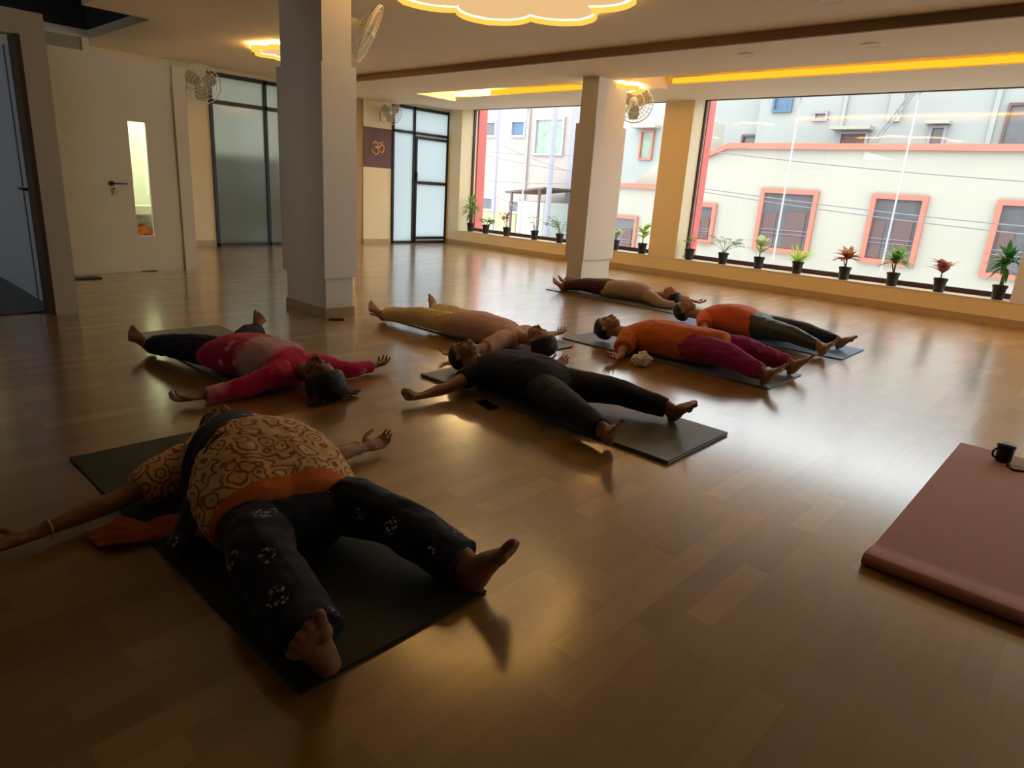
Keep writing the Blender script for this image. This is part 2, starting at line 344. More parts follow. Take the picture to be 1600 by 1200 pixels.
h = link_mesh('door_handle', bm, BRASS, d, True, origin=o)
bm = bmesh.new(); cyl(bm, (2.60, 8.475, .93), (2.60, 8.45, .93), .010); box(bm, 2.598, 2.602, 8.43, 8.45, .915, .94); k = link_mesh('key', bm, METAL, d, origin=o)
boxo('key_tag', (2.585, 2.625, 8.438, 8.442, .86, .92), KEYTAG, d, origin=o)
# what shows through the panel
boxo('wall_store', (1.4, 3.38, 9.4, 9.45, 0, 2.26), mat('pale green paint', (.75, .82, .68), .6), kind='structure')
fill = bpy.data.lights.new('store_fill', 'POINT'); fill.energy = 22; fill.color = (.95, 1, .88); fill.shadow_soft_size = .08  # added light, brightens the space behind the narrow panel
lo = bpy.data.objects.new('store_fill', fill); COL.objects.link(lo); lo.location = (2.6, 8.95, 2.1)
tag(boxo('storage_shelf', (2.5, 3.3, 9.0, 9.38, .62, .72), WHITEP), 'white shelf board seen through the narrow glass panel of the white door', 'shelf')
def lump(name, c, r, m, seed, label, cat, amp=.25):
    bm = bmesh.new(); bmesh.ops.create_icosphere(bm, subdivisions=4, radius=1)
    for v in bm.verts:
        n_ = noise.noise(v.co*1.7+V(seed, 0, 0))*amp*1.6 + noise.noise(v.co*4+V(0, seed, 0))*amp*.6
        v.co = V(v.co.x*r[0], v.co.y*r[1], v.co.z*r[2])*(1+n_)
        if v.co.z < -r[2]*.75: v.co.z = -r[2]*.75
    return tag(link_mesh(name, bm, m, None, True, origin=None), label, cat)
l = lump('cloth_bag', None, (.16, .1, .1), mat('orange fabric', (.6, .16, .05), .8), 1, 'orange bag seen low through the narrow glass panel of the white door', 'bag'); l.location = (3.08, 9.15, .51-.0)
l.location.z = .38
l = lump('cloth_bag', None, (.13, .1, .08), mat('black fabric', (.02, .02, .02), .9), 2, 'black bag seen through the door panel, in front of the orange bag', 'bag'); l.location = (3.03, 8.88, .28)
l = lump('cloth_bag', None, (.16, .1, .09), mat('yellow fabric', (.6, .5, .08), .8), 3, 'yellow bundle at the very bottom of the narrow glass door panel', 'bag'); l.location = (2.98, 8.63, .08)
tag(boxo('storage_crate', (2.7, 3.3, 8.76, 9.38, 0, .2), mat('cardboard', (.4, .28, .15), .8)), 'brown low box behind the white door under the bags', 'box')

# near left enclosure with the dark doorway
boxo('wall_doorway', [(1.385, 1.555, 6.23, 6.36, 0, 2.21), (-3, .35, 6.23, 6.36, 0, 2.21), (.35, 1.385, 6.23, 6.36, 2.045, 2.21), (1.48, 1.555, 6.36, 8.46, 0, 2.21), (-3, 1.555, 6.36, 8.46, 2.15, 2.21)], mat('taupe laminate', (.62, .55, .42), .5), kind='structure')
boxo('trim_5', (1.355, 1.39, 6.20, 6.40, 0, 2.045), DARKWOOD, kind='structure')
d = empty('door_3', (1.46, 7.2, 0), kind='structure'); o = d.location
boxo('leaf', (1.445, 1.478, 6.42, 7.5, 0, 2.05), DOORBLUE, d, origin=o)
boxo('edge_strip', [(1.436, 1.445, 6.95, 6.975, 0, 2.05)], mat('grey metal strip', (.25, .27, .30), .4), d, origin=o)
bm = bmesh.new(); cyl(bm, (1.445, 6.75, .95), (1.40, 6.75, .95), .012); cyl(bm, (1.40, 6.74, .95), (1.40, 6.90, .95), .010); cyl(bm, (1.445, 6.75, .86), (1.435, 6.75, .86), .022); cyl(bm, (1.445, 6.75, .95), (1.435, 6.75, .95), .024)
link_mesh('door_handle', bm, BLACKP, d, True, origin=o)
boxo('wall_corridor', (1.45, 1.479, 7.5, 8.46, 0, 2.15), DOORBLUE, kind='structure')
boxo('trim_6', (-2.9, 1.44, 6.37, 8.45, 0, .012), mat('grey corridor tile', (.10, .11, .12), .5), kind='structure')
portal('daylight_portal', (-3.05, 7.5, 1.55), 1.2, 1.1, (1, 0, 0))

# cove lighting
for (a, b, lab) in ((-4.0, 5.05, 'long amber led strip glowing in the ceiling cove above the wide window'), (6.2, 9.35, 'shorter amber led strip glowing in the ceiling cove behind the far pillar')):
    s = empty('led_strip', (8.35, (a+b)/2, ZB+.19), lab, 'light strip', 'amber cove lights')
    boxo('diffuser', (8.44, 8.49, a, b, ZB+.07, ZB+.13), AMB, s, origin=s.location)
    boxo('tape', (7.62, 7.65, a, b, ZB+.12, ZB+.14), LED, s, origin=s.location)
    boxo('channel', (8.43, 8.495, a, b, ZB+.13, ZB+.142), METAL, s, origin=s.location)
# a bright short tube in the far cove
tag(boxo('tube_light', (8.30, 8.36, 8.4, 9.2, ZB+.06, ZB+.10), emis('white warm tube', (1, .72, .32), 40)), 'short bright white tube lying in the far end of the amber ceiling cove', 'light')

# flower ceiling lights
def flower(cx, cy, zt, R, np_, a0, lab, top, k_=1.0):
    f = empty('flower_ceiling_light', (cx, cy, zt), lab, 'ceiling light', 'flower shaped ceiling lights'); s = 2*PI/np_
    prof = [V(.10, .06, 0), V(.3, .17, 0), V(.5, .27, 0), V(.66, .33, 0), V(.82, .285, 0), V(.94, .17, 0), V(1, .0, 0)]
    smp = [crom(prof, i/40*.15) for i in range(1601) if i/40*.15 <= 6]
    tab = []
    for i in range(61):
        d = (s/2)*i/60; best = 0
        for p in smp:
            if p.y >= p.x*math.tan(d) and p.x > best: best = p.x
        tab.append(max(.45, best)/math.cos(d))
    def outline(off):
        pts = []
        for i in range(np_*48):
            th = 2*PI*i/(np_*48); d = (th+s/2) % s - s/2; r_ = tab[min(60, int(abs(d)/(s/2)*60))]*R-off
            pts.append((r_*math.cos(th+a0), r_*math.sin(th+a0)))
        return pts
    bm = bmesh.new(); prism(bm, outline(.012), -.036, -.028, (0, 1, 1)); link_mesh('diffuser', bm, [PANEL, top], f)
    A, B = outline(0), outline(.011); bm = bmesh.new(); n = len(A); rings = [[bm.verts.new((p[0], p[1], z)) for p in P_] for P_, z in ((A, -.026), (A, -.085), (B, -.085), (B, -.026))]
    for q in range(4):
        for i in range(n): bm.faces.new((rings[q][i], rings[q][(i+1) % n], rings[(q+1) % 4][(i+1) % n], rings[(q+1) % 4][i]))
    link_mesh('rim', bm, RIM, f)
    A, B = outline(.016), outline(.040); bm = bmesh.new(); rings = [[bm.verts.new((p[0], p[1], z)) for p in P_] for P_, z in ((A, -.037), (A, -.044), (B, -.044), (B, -.037))]
    for q in range(4):
        for i in range(n): bm.faces.new((rings[q][i], rings[q][(i+1) % n], rings[(q+1) % 4][(i+1) % n], rings[(q+1) % 4][i]))
    link_mesh('led_line', bm, LINE, f)
    bm = bmesh.new(); cyl(bm, (0, 0, -.028), (0, 0, 0), R*.2, n=32); link_mesh('ceiling_plate', bm, WHITEP, f)
flower(4.13, 4.02, ZC, 1.0, 7, math.radians(2), 'large yellow flower shaped ceiling light cut by the top edge of the photo', TOPLOW)
flower(4.74, 8.40, ZC, .47, 7, math.radians(170), 'yellow flower shaped ceiling light mostly hidden behind the near pillar', TOPLIT)
flower(7.98, 5.62, ZB, .36, 7, math.radians(-42), 'small yellow flower shaped ceiling light behind the wall fan on the far pillar', TOPLIT)
# unlit downlights
for (x, y, z, lab) in ((5.65, 2.08, ZC, 'unlit round downlight in the higher ceiling near the top edge'), (6.82, 3.27, ZB, 'unlit round downlight in the lower ceiling band, the middle one'), (6.86, 2.13, ZB, 'unlit round downlight in the lower ceiling band, the one furthest right')):
    bm = bmesh.new(); torus(bm, (0, 0, -.002), (0, 0, 1), .085, .008); t = link_mesh('downlight', bm, WHITEP, None, True); t.location = (x, y, z); tag(t, lab, 'downlight', 'unlit round downlights')
    bm = bmesh.new(); cyl(bm, (0, 0, -.006), (0, 0, -.001), .08, n=32); link_mesh('lens', bm, CEIL, t)

# ================================================================ OUTSIDE
def facade_window(par, x, y0, y1, z0, z1, fm, pm, fw_=.1, o=None, inner=True):
    w = boxo('window', [(x-.08, x+.02, y0, y1, z0, z0+fw_), (x-.08, x+.02, y0, y1, z1-fw_, z1), (x-.08, x+.02, y0, y0+fw_, z0+fw_, z1-fw_), (x-.08, x+.02, y1-fw_, y1, z0+fw_, z1-fw_)], fm, par, origin=o)
    boxo('pane', (x-.01, x+.0, y0+fw_*.5, y1-fw_*.5, z0+fw_*.5, z1-fw_*.5), pm, w)
    w2 = w.children[0]
    for v in w2.data.vertices: v.co -= Vector(o)
    if inner:
        yw = y1-y0
        g = boxo('grille', [(x-.03, x-.012, y0+fw_+yw*.08, y0+fw_+yw*.40, z0+fw_, z0+(z1-z0)*.66), (x-.03, x-.012, y0+yw*.66, y1-fw_-yw*.05, z0+fw_, z0+(z1-z0)*.62)], BROWNO, w)
        for v in g.data.vertices: v.co -= Vector(o)
        g = boxo('rail', [(x-.05, x-.035, y0+fw_, y1-fw_, z0+(z1-z0)*q, z0+(z1-z0)*q+.012) for q in (.3, .36)], GREYB, w)
        for v in g.data.vertices: v.co -= Vector(o)
b = empty('building', (17, 3, -4), 'cream building with salmon pink ledge and salmon framed windows across the street', 'building'); o = b.location
boxo('wall', [(16, 18.9, -12, 8.55, -4, 2.5)], CREAMB, b, origin=o)
boxo('ledge', [(15.88, 16.4, -12, 7.75, 2.49, 2.62)], SALMON, b, origin=o)
bm = bmesh.new()
vs = [(15.88, 7.75, 2.62), (15.88, 7.75, 2.49), (15.88, 8.5, 2.20), (15.88, 8.5, 2.33)]
va = [bm.verts.new(p) for p in vs]; vb = [bm.verts.new((16.4, p[1], p[2])) for p in vs]
bm.faces.new(va); bm.faces.new(vb[::-1])
for i in range(4): bm.faces.new((va[i], va[(i+1) % 4], vb[(i+1) % 4], vb[i]))
link_mesh('ledge', bm, SALMON, b, origin=o)
for (y0, y1, z0, z1) in ((5.45, 6.78, .18, 1.62), (3.28, 4.35, .18, 1.62), (.95, 2.12, .15, 1.62), (7.85, 8.45, .2, 1.2), (-1.3, -.1, .15, 1.62), (-3.6, -2.4, .15, 1.62)):
    facade_window(b, 16, y0, y1, z0, z1, SALMON, PANEOUT, .1, o)
boxo('base_band', (15.9, 16.02, -12, 8.55, -.28, -.2), GREYB, b, origin=o)
b = empty('building', (17, 10, -4), 'low cream annex with a salmon band, seen between the far pillar and the window column', 'building'); o = b.location
boxo('wall', [(16.0, 18.8, 8.56, 11.4, -4, 1.5)], CREAMB, b, origin=o)
boxo('ledge', [(15.9, 16.3, 8.56, 11.4, 1.46, 1.58)], SALMON, b, origin=o)
facade_window(b, 16.0, 10.1, 11.1, -.3, .72, SALMON, PANEOUT, .08, o)
bm = bmesh.new()
vs = [(16.3, 10.6, 1.58), (16.3, 8.6, 1.58), (16.3, 8.6, 3.2)]
va = [bm.verts.new(p) for p in vs]; vb = [bm.verts.new((17.3, p[1], p[2])) for p in vs]
bm.faces.new(va); bm.faces.new(vb[::-1])
for i in range(3): bm.faces.new((va[i], va[(i+1) % 3], vb[(i+1) % 3], vb[i]))
link_mesh('stair_ramp', bm, CREAMB, b, origin=o)
b = empty('building', (20, 3, -4), 'tall pale blue grey building rising behind the salmon ledge', 'building'); o = b.location
boxo('wall', [(19, 22, -14, 8.5, -4, 5.0), (19.4, 22, 8.5, 13.6, -4, 5.0)], BLUEB, b, origin=o)
for (y0, y1, z0, z1, fm, pm) in ((7.6, 8.13, 3.68, 4.35, PANEBLUE, PANEBLUE), (6.62, 7.0, 3.44, 3.68, GREYB, PANEOUT), (5.55, 6.3, 2.4, 3.18, GREYB, BROWNO), (3.86, 4.22, 2.4, 3.3, GREYB, PANEOUT), (2.2, 2.78, 2.4, 3.75, BROWNO, PANEOUT), (8.55, 9.06, 2.5, 3.16, BROWNO, PANEOUT), (12.0, 12.5, 2.4, 3.3, SALMON, PANEGREEN)):
    facade_window(b, 19 if y0 < 8.5 else 19.4, y0, y1, z0, z1, fm, pm, .06, o, False)
for d in ((18.6, 19, 5.45, 6.4, 3.2, 3.28), (18.7, 19, 3.8, 4.3, 3.32, 3.38), (19.0, 19.4, 11.8, 12.7, 3.35, 3.42)): boxo('hood', d, CREAMB, b, origin=o)
for d in ((18.93, 19, 6.2, 6.28, 2.4, 4.9), (18.93, 19, 2.95, 3.05, 2.4, 4.9), (18.9, 19, 4.9, 5.2, 3.4, 4.9)): boxo('pilaster', d, BLUEB, b, origin=o)
bm = bmesh.new()
for dz in (0, .16): cyl(bm, (18.4, 5.38, 2.53+dz), (18.4, 4.45, 4.15+dz), .022, n=8)
for k in range(9):
    t = k/8.6; cyl(bm, (18.4, 5.38-.93*t, 2.53+1.62*t), (18.4, 5.38-.93*t, 2.69+1.62*t), .014, n=6)
tag(link_mesh('ladder', bm, CABLE), 'thin steel ladder leaning diagonally against the pale building above the salmon ledge', 'ladder')
b = empty('building', (21, 18, -4), 'pinkish apartment building seen through the left window, behind cables', 'building'); o = b.location
boxo('wall', [(20, 24, 14.2, 30, -4, 5.0)], PINKB, b, origin=o)
boxo('lower_band', [(19.97, 20, 18.3, 30, -4, .35)], YELB, b, origin=o)
for (y0, y1, z0, z1, fm, pm) in ((19.6, 20.55, 3.15, 3.8, LILAC, PANEOUT), (18.05, 18.85, 3.15, 3.8, LILAC, PANEBLUE), (16.15, 17.6, 2.5, 3.85, LILAC, PANEGREEN), (19.55, 20.4, .3, .88, LILAC, PANEOUT), (18.1, 18.75, .3, .85, LILAC, PANEOUT), (21.2, 22.2, 3.15, 3.8, LILAC, PANEOUT)):
    facade_window(b, 20, y0, y1, z0, z1, fm, pm, .09, o, False)
boxo('corner_column', [(19.8, 20, 15.3, 15.75, -4, 4.9), (19.86, 20, 14.7, 14.82, -4, 4.9)], GREYB, b, origin=o)
for z in (2.3, 3.5): boxo('rail', (19.7, 19.8, 14.2, 15.4, z, z+.06), WHITEP, b, origin=o)
for d in ((19.9, 20, 17.85, 18.0, -4, 4.9), (19.93, 20, 21.0, 21.1, -4, 4.9)): boxo('pilaster', d, PINKB, b, origin=o)
sh = empty('shed', (18.6, 16.6, -4), 'small roadside shed with a thin sloping roof below the pinkish building', 'shed'); o = sh.location
boxo('wall', (18.2, 19.6, 15.4, 16.6, -4, .85), mat('grey green sheet', (.5, .55, .5), .7), sh, origin=o)
bm = bmesh.new(); va = [bm.verts.new(p) for p in ((17.9, 15.2, 1.3), (17.9, 17.0, 1.08), (19.8, 17.0, 1.08), (19.8, 15.2, 1.3))]; vb = [bm.verts.new(v.co+V(0, 0, .06)) for v in va]
bm.faces.new(va); bm.faces.new(vb)
for i in range(4): bm.faces.new((va[i], va[(i+1) % 4], vb[(i+1) % 4], vb[i]))
link_mesh('roof', bm, BROWNO, sh, origin=o)
bm = bmesh.new(); cyl(bm, (17.95, 16.7, -4), (17.95, 16.7, 1.15), .05, n=8); cyl(bm, (17.95, 15.4, -4), (17.95, 15.4, 1.3), .05, n=8); link_mesh('post', bm, BROWNO, sh, origin=o)
bm = bmesh.new(); cyl(bm, (13.6, 11.35, -4), (13.6, 11.35, 4.5), .07, n=12); pp = link_mesh('utility_pole', bm, GREYB, None, True, origin=(13.6, 11.35, -4)); tag(pp, 'grey utility pole outside the left window near the far pillar', 'pole')
bm = bmesh.new(); cyl(bm, (13.5, 13.2, -4), (13.5, 13.2, 4.5), .035, n=10); pp = link_mesh('drain_pipe', bm, GREYB, None, True, origin=(13.5, 13.2, -4)); tag(pp, 'thin vertical pipe outside the middle of the left window', 'pipe')
boxo('ground', (10.4, 30, -16, 34, -4.1, -4), ROAD, kind='structure')
CB = [((12.5, 6.9, 2.20), (12.5, -2, 1.70), 'topmost black cable crossing in front of the cream building'), ((12.5, 6.9, 1.50), (12.5, -2, 1.12), 'middle black cable crossing in front of the salmon windows'), ((12.5, 6.9, 1.44), (12.5, -2, .98), 'lowest black cable crossing in front of the salmon windows'),
      ((12.5, 14, 2.22), (12.5, 9.0, 2.05), 'near level cable high in the left window'), ((12.5, 14, 1.47), (12.5, 8.9, 1.48), 'level cable in the middle of the left window'), ((12.5, 14, 1.75), (12.5, 9.6, .25), 'cable falling steeply to the right in the left window, lower'), ((12.5, 13.6, 2.72), (12.5, 9.2, 1.55), 'cable falling to the right in the left window, upper'), ((12.5, 14, 2.25), (12.5, 9.2, 1.66), 'cable sloping gently in the left window, between the level cables')]
for ci, (a, b_, lab) in enumerate(CB):
    off = V(.06*(ci-5), 0, 0) if ci > 2 else V(0, 0, 0)
    bm = bmesh.new(); a = Vector(a)+off; b_ = Vector(b_)+off; pr = a
    for i in range(1, 13):
        t = i/12; q = a.lerp(b_, t) - V(0, 0, .10*math.sin(PI*t)); cyl(bm, pr, q, .0085, n=6, cap=False); pr = q
    tag(link_mesh('street_cable', bm, CABLE, None, True), lab, 'cable', 'street cables outside')

# ================================================================ WALL FANS
def fan(base, wallpt, nrm, R, lab):
    """base = hub centre, wallpt = where the bracket meets the wall, nrm = blowing direction"""
    f = empty('wall_fan', wallpt, lab, 'fan', 'white wall fans'); o = Vector(wallpt); c = Vector(base); n = Vector(nrm).normalized()
    bm = bmesh.new()
    for k in range(5): torus(bm, c+n*(.055-.012*k*k/9*1.0), n, R*(1-.19*k) if k else R, .004 if k else .007, 36, 5)
    q = n.to_track_quat('Z', 'Y').to_matrix()
    for k in range(24):
        a = 2*PI*k/24; d = q @ V(math.cos(a), math.sin(a), 0); cyl(bm, c+n*.075, c+d*R+n*.05, .0022, n=4, cap=False)
    link_mesh('front_guard', bm, WHITEP, f, True, origin=o)
    bm = bmesh.new(); torus(bm, c+n*.04, n, R, .005, 36, 5); torus(bm, c-n*.03, n, R*.55, .004, 30, 5)
    for k in range(24):
        a = 2*PI*k/24; d = q @ V(math.cos(a), math.sin(a), 0); cyl(bm, c-n*.05+d*.05, c+d*R+n*.04, .0022, n=4, cap=False)
    link_mesh('rear_guard', bm, WHITEP, f, True, origin=o)
    for k in range(3):
        bm = bmesh.new(); a = 2*PI*k/3+.5; out = []
        for i in range(9):
            t = i/8; r_ = .035+t*(R*.86-.035); w_ = (.035+.085*math.sin(PI*min(1, t*.62+.18)))*R/.22
            for s_ in (-1, 1):
                dd = q @ V(math.cos(a)*r_-math.sin(a)*s_*w_*.6, math.sin(a)*r_+math.cos(a)*s_*w_*.6, 0); out.append(c+dd+n*(.01+.018*s_))
        vs = [bm.verts.new(p) for p in out]
        for i in range(8): bm.faces.new((vs[2*i], vs[2*i+1], vs[2*i+3], vs[2*i+2]))
        r_ = bmesh.ops.solidify(bm, geom=bm.faces[:], thickness=.003)
        link_mesh('blade', bm, WHITEP, f, True, origin=o)
    bm = bmesh.new(); loft(bm, [(c-n*.15, .035, .035), (c-n*.11, .055, .055), (c-n*.05, .05, .05), (c+n*.02, .03, .03)], n.orthogonal(), 18, 4); link_mesh('motor', bm, WHITEP, f, True, origin=o)
    bm = bmesh.new(); sph(bm, c+n*.07, .035); link_mesh('front_badge', bm, WHITEP, f, True, origin=o)
    bm = bmesh.new(); mid = c-n*.12; kn = V(o.x*.5+mid.x*.5, o.y*.5+mid.y*.5, o.z); cyl(bm, mid, kn, .018, n=12); cyl(bm, kn, o, .02, n=12); sph(bm, kn, .026)
    link_mesh('bracket', bm, WHITEP, f, True, origin=o)
    return f, o
f, o = fan((3.72, 5.33, 2.44), (3.452, 5.45, 2.40), (.66, -.56, -.42), .25, 'white wall fan high on the near pillar, seen nearly edge on')
boxo('wall_plate', (3.45, 3.48, 5.38, 5.52, 2.28, 2.46), WHITEP, f, origin=o, bev=.008)
f, o = fan((8.22, 5.46, 2.44), (7.952, 5.50, 2.34), (.9, .38, -.12), .24, 'white wall fan on the far pillar, seen from behind')
boxo('wall_plate', (7.95, 7.985, 5.43, 5.57, 2.16, 2.42), WHITEP, f, origin=o, bev=.008)
f, o = fan((4.62, 10.78, 2.42), (4.60, bt, 2.36), (-.25, -.95, -.15), .27, 'white wall fan on the back wall left of the grey green frosted glass')
boxo('wall_plate', (4.53, 4.67, bt-.03, bt, 2.25, 2.48), WHITEP, f, origin=o, bev=.008)
f, o = fan((8.12, 10.80, 2.45), (8.2, bt, 2.42), (-.55, -.8, -.2), .21, 'white wall fan above the maroon poster with the om sign')
boxo('wall_plate', (8.13, 8.27, bt-.03, bt, 2.3, 2.52), WHITEP, f, origin=o, bev=.008)

# ================================================================ OM POSTER
p = empty('om_poster', (8.065, bt, 1.81), 'maroon square poster with a golden om sign on the back wall', 'poster'); o = p.location
boxo('sheet', (7.755, 8.40, bt-.012, bt-.002, 1.45, 2.17), PAPER, p, origin=o)
def stroke(bm, pts, w):
    pts = [V(8.085+x*.20, bt-.016, 1.80+z*.20) for x, z in pts]; P = []
    for i in range((len(pts)-1)*5+1): P.append(crom(pts, i/5))
    for a_, b_ in zip(P[:-1], P[1:]): cyl(bm, a_, b_, w, n=8)
    for a_ in P: sph(bm, a_, w, seg=8)
bm = bmesh.new()
stroke(bm, [(-.62, .42), (-.40, .58), (-.12, .45), (-.10, .22), (-.38, .08), (-.08, .02), (.02, -.28), (-.20, -.52), (-.50, -.48), (-.72, -.20)], .017)
stroke(bm, [(-.15, .06), (.10, .12), (.30, .32), (.55, .28), (.60, -.05), (.42, -.36), (.22, -.22)], .016)
stroke(bm, [(.05, .62), (.25, .48), (.5, .66)], .013)
sph(bm, (8.085+.06, bt-.016, 1.80+.17), .014); link_mesh('om_sign', bm, GOLD, p, True, origin=o)
bm = bmesh.new(); torus(bm, (8.08, bt-.013, 1.80), (0, 1, 0), .19, .003, 40, 5); link_mesh('ring', bm, mat('dull bronze', (.18, .08, .05), .5), p, True, origin=o)

# ================================================================ PLANTS ON THE SILL
random.seed(5)
def leaf(bm, base, d, L, w, droop, up=V(0, 0, 1), seg=6, wave=0):
    d = Vector(d).normalized(); sd = d.cross(up); sd = sd.normalized() if sd.length > 1e-3 else V(1, 0, 0)
    prev = None; p = Vector(base); dirn = d.copy()
    for i in range(seg+1):
        t = i/seg; ww = 1.35*w*math.sin(PI*min(.97, t**.75*.93+.05))
        a = bm.verts.new(p - sd*ww + up*ww*.25); c_ = bm.verts.new(p); b_ = bm.verts.new(p + sd*ww + up*ww*.25)
        if prev: bm.faces.new((prev[0], prev[1], c_, a)); bm.faces.new((prev[1], prev[2], b_, c_))
        prev = (a, c_, b_); dirn = (dirn + V(0, 0, -droop/seg)).normalized(); p = p + dirn*(L/seg)
def leafmat(n, a, b_): 
    m = mat(n, a, .4); nt = m.node_tree; tc = N(nt, 'ShaderNodeTexCoord'); no = N(nt, 'ShaderNodeTexNoise', Scale=25.0); nt.links.new(tc.outputs['Object'], no.inputs['Vector'])
    mx = N(nt, 'ShaderNodeMix', data_type='RGBA'); mx.inputs[6].default_value = (*a, 1); mx.inputs[7].default_value = (*b_, 1)
    cr = N(nt, 'ShaderNodeMapRange'); cr.inputs[1].default_value = .35; cr.inputs[2].default_value = .65
    nt.links.new(no.outputs['Fac'], cr.inputs[0]); nt.links.new(cr.outputs[0], mx.inputs[0]); b = nt.nodes['Principled BSDF']; nt.links.new(mx.outputs[2], b.inputs['Base Color'])
    b.inputs['Transmission Weight'].default_value = 0
    tr = N(nt, 'ShaderNodeBsdfTranslucent'); ms = N(nt, 'ShaderNodeMixShader'); ms.inputs[0].default_value = .45
    nt.links.new(mx.outputs[2], tr.inputs[0]); nt.links.new(b.outputs[0], ms.inputs[1]); nt.links.new(tr.outputs[0], ms.inputs[2]); nt.links.new(ms.outputs[0], nt.nodes['Material Output'].inputs[0])
    return m
LG = leafmat('mid green leaf', (.12, .30, .05), (.28, .45, .12)); LD = leafmat('dark green leaf', (.03, .14, .03), (.08, .26, .06)); LY = leafmat('lime leaf', (.42, .62, .08), (.62, .75, .2))
LR = leafmat('red orange leaf', (.45, .10, .04), (.55, .26, .08)); LP = leafmat('pink red leaf', (.50, .10, .10), (.42, .22, .14)); LV = leafmat('variegated leaf', (.22, .38, .18), (.75, .78, .58)); LPG = leafmat('pale green leaf', (.45, .58, .25), (.72, .78, .45))
STEM = mat('brown stem', (.28, .16, .09), .7); STEMG = mat('green stem', (.25, .35, .12), .6)
SZ = .296
# y, top z, spread, leaf material, style, label
PL = [(10.42, 1.06, .20, LG, 'cane', 'tall green cane plant in a black pot, furthest left on the sill'),
      (9.96, .74, .20, LG, 'bush', 'small bushy green plant in a black pot, second from the left'),
      (9.36, .82, .17, LP, 'sparse', 'thin dark red leaved plant in a black pot left of the white glazing joint'),
      (8.61, .76, .18, LY, 'round', 'small lime green round leaved plant in a black pot right of the white glazing joint'),
      (7.98, .78, .26, LD, 'arch', 'dark green arching plant in a black pot just left of the far pillar'),
      (6.72, .64, .10, LPG, 'sparse', 'pale wispy plant mostly hidden behind the far pillar'),
      (6.16, .87, .18, LY, 'broad', 'bright yellow green broad leaved plant against the window column'),
      (5.26, .66, .13, LG, 'round', 'little green plant in a black pot at the left end of the wide window'),
      (4.68, .82, .26, LV, 'arch', 'wispy variegated plant with spread thin stems, second in the wide window'),
      (4.10, .83, .17, LPG, 'broad', 'pale green lance leaved plant with one reddish side leaf'),
      (3.52, .74, .18, LY, 'spike', 'bright lime spiky plant in a black pot, fourth in the wide window'),
      (2.87, .77, .17, LR, 'rosette', 'red orange rosette plant in a black pot'),
      (2.26, .84, .22, LG, 'rosette', 'big green rosette plant with long leaves between the two red plants'),
      (1.71, .75, .20, LP, 'broad', 'pink red broad leaved plant in a black pot, left of the last plant'),
      (1.08, 1.0, .26, LD, 'cane', 'tall dark green palm like cane plant, last on the right')]
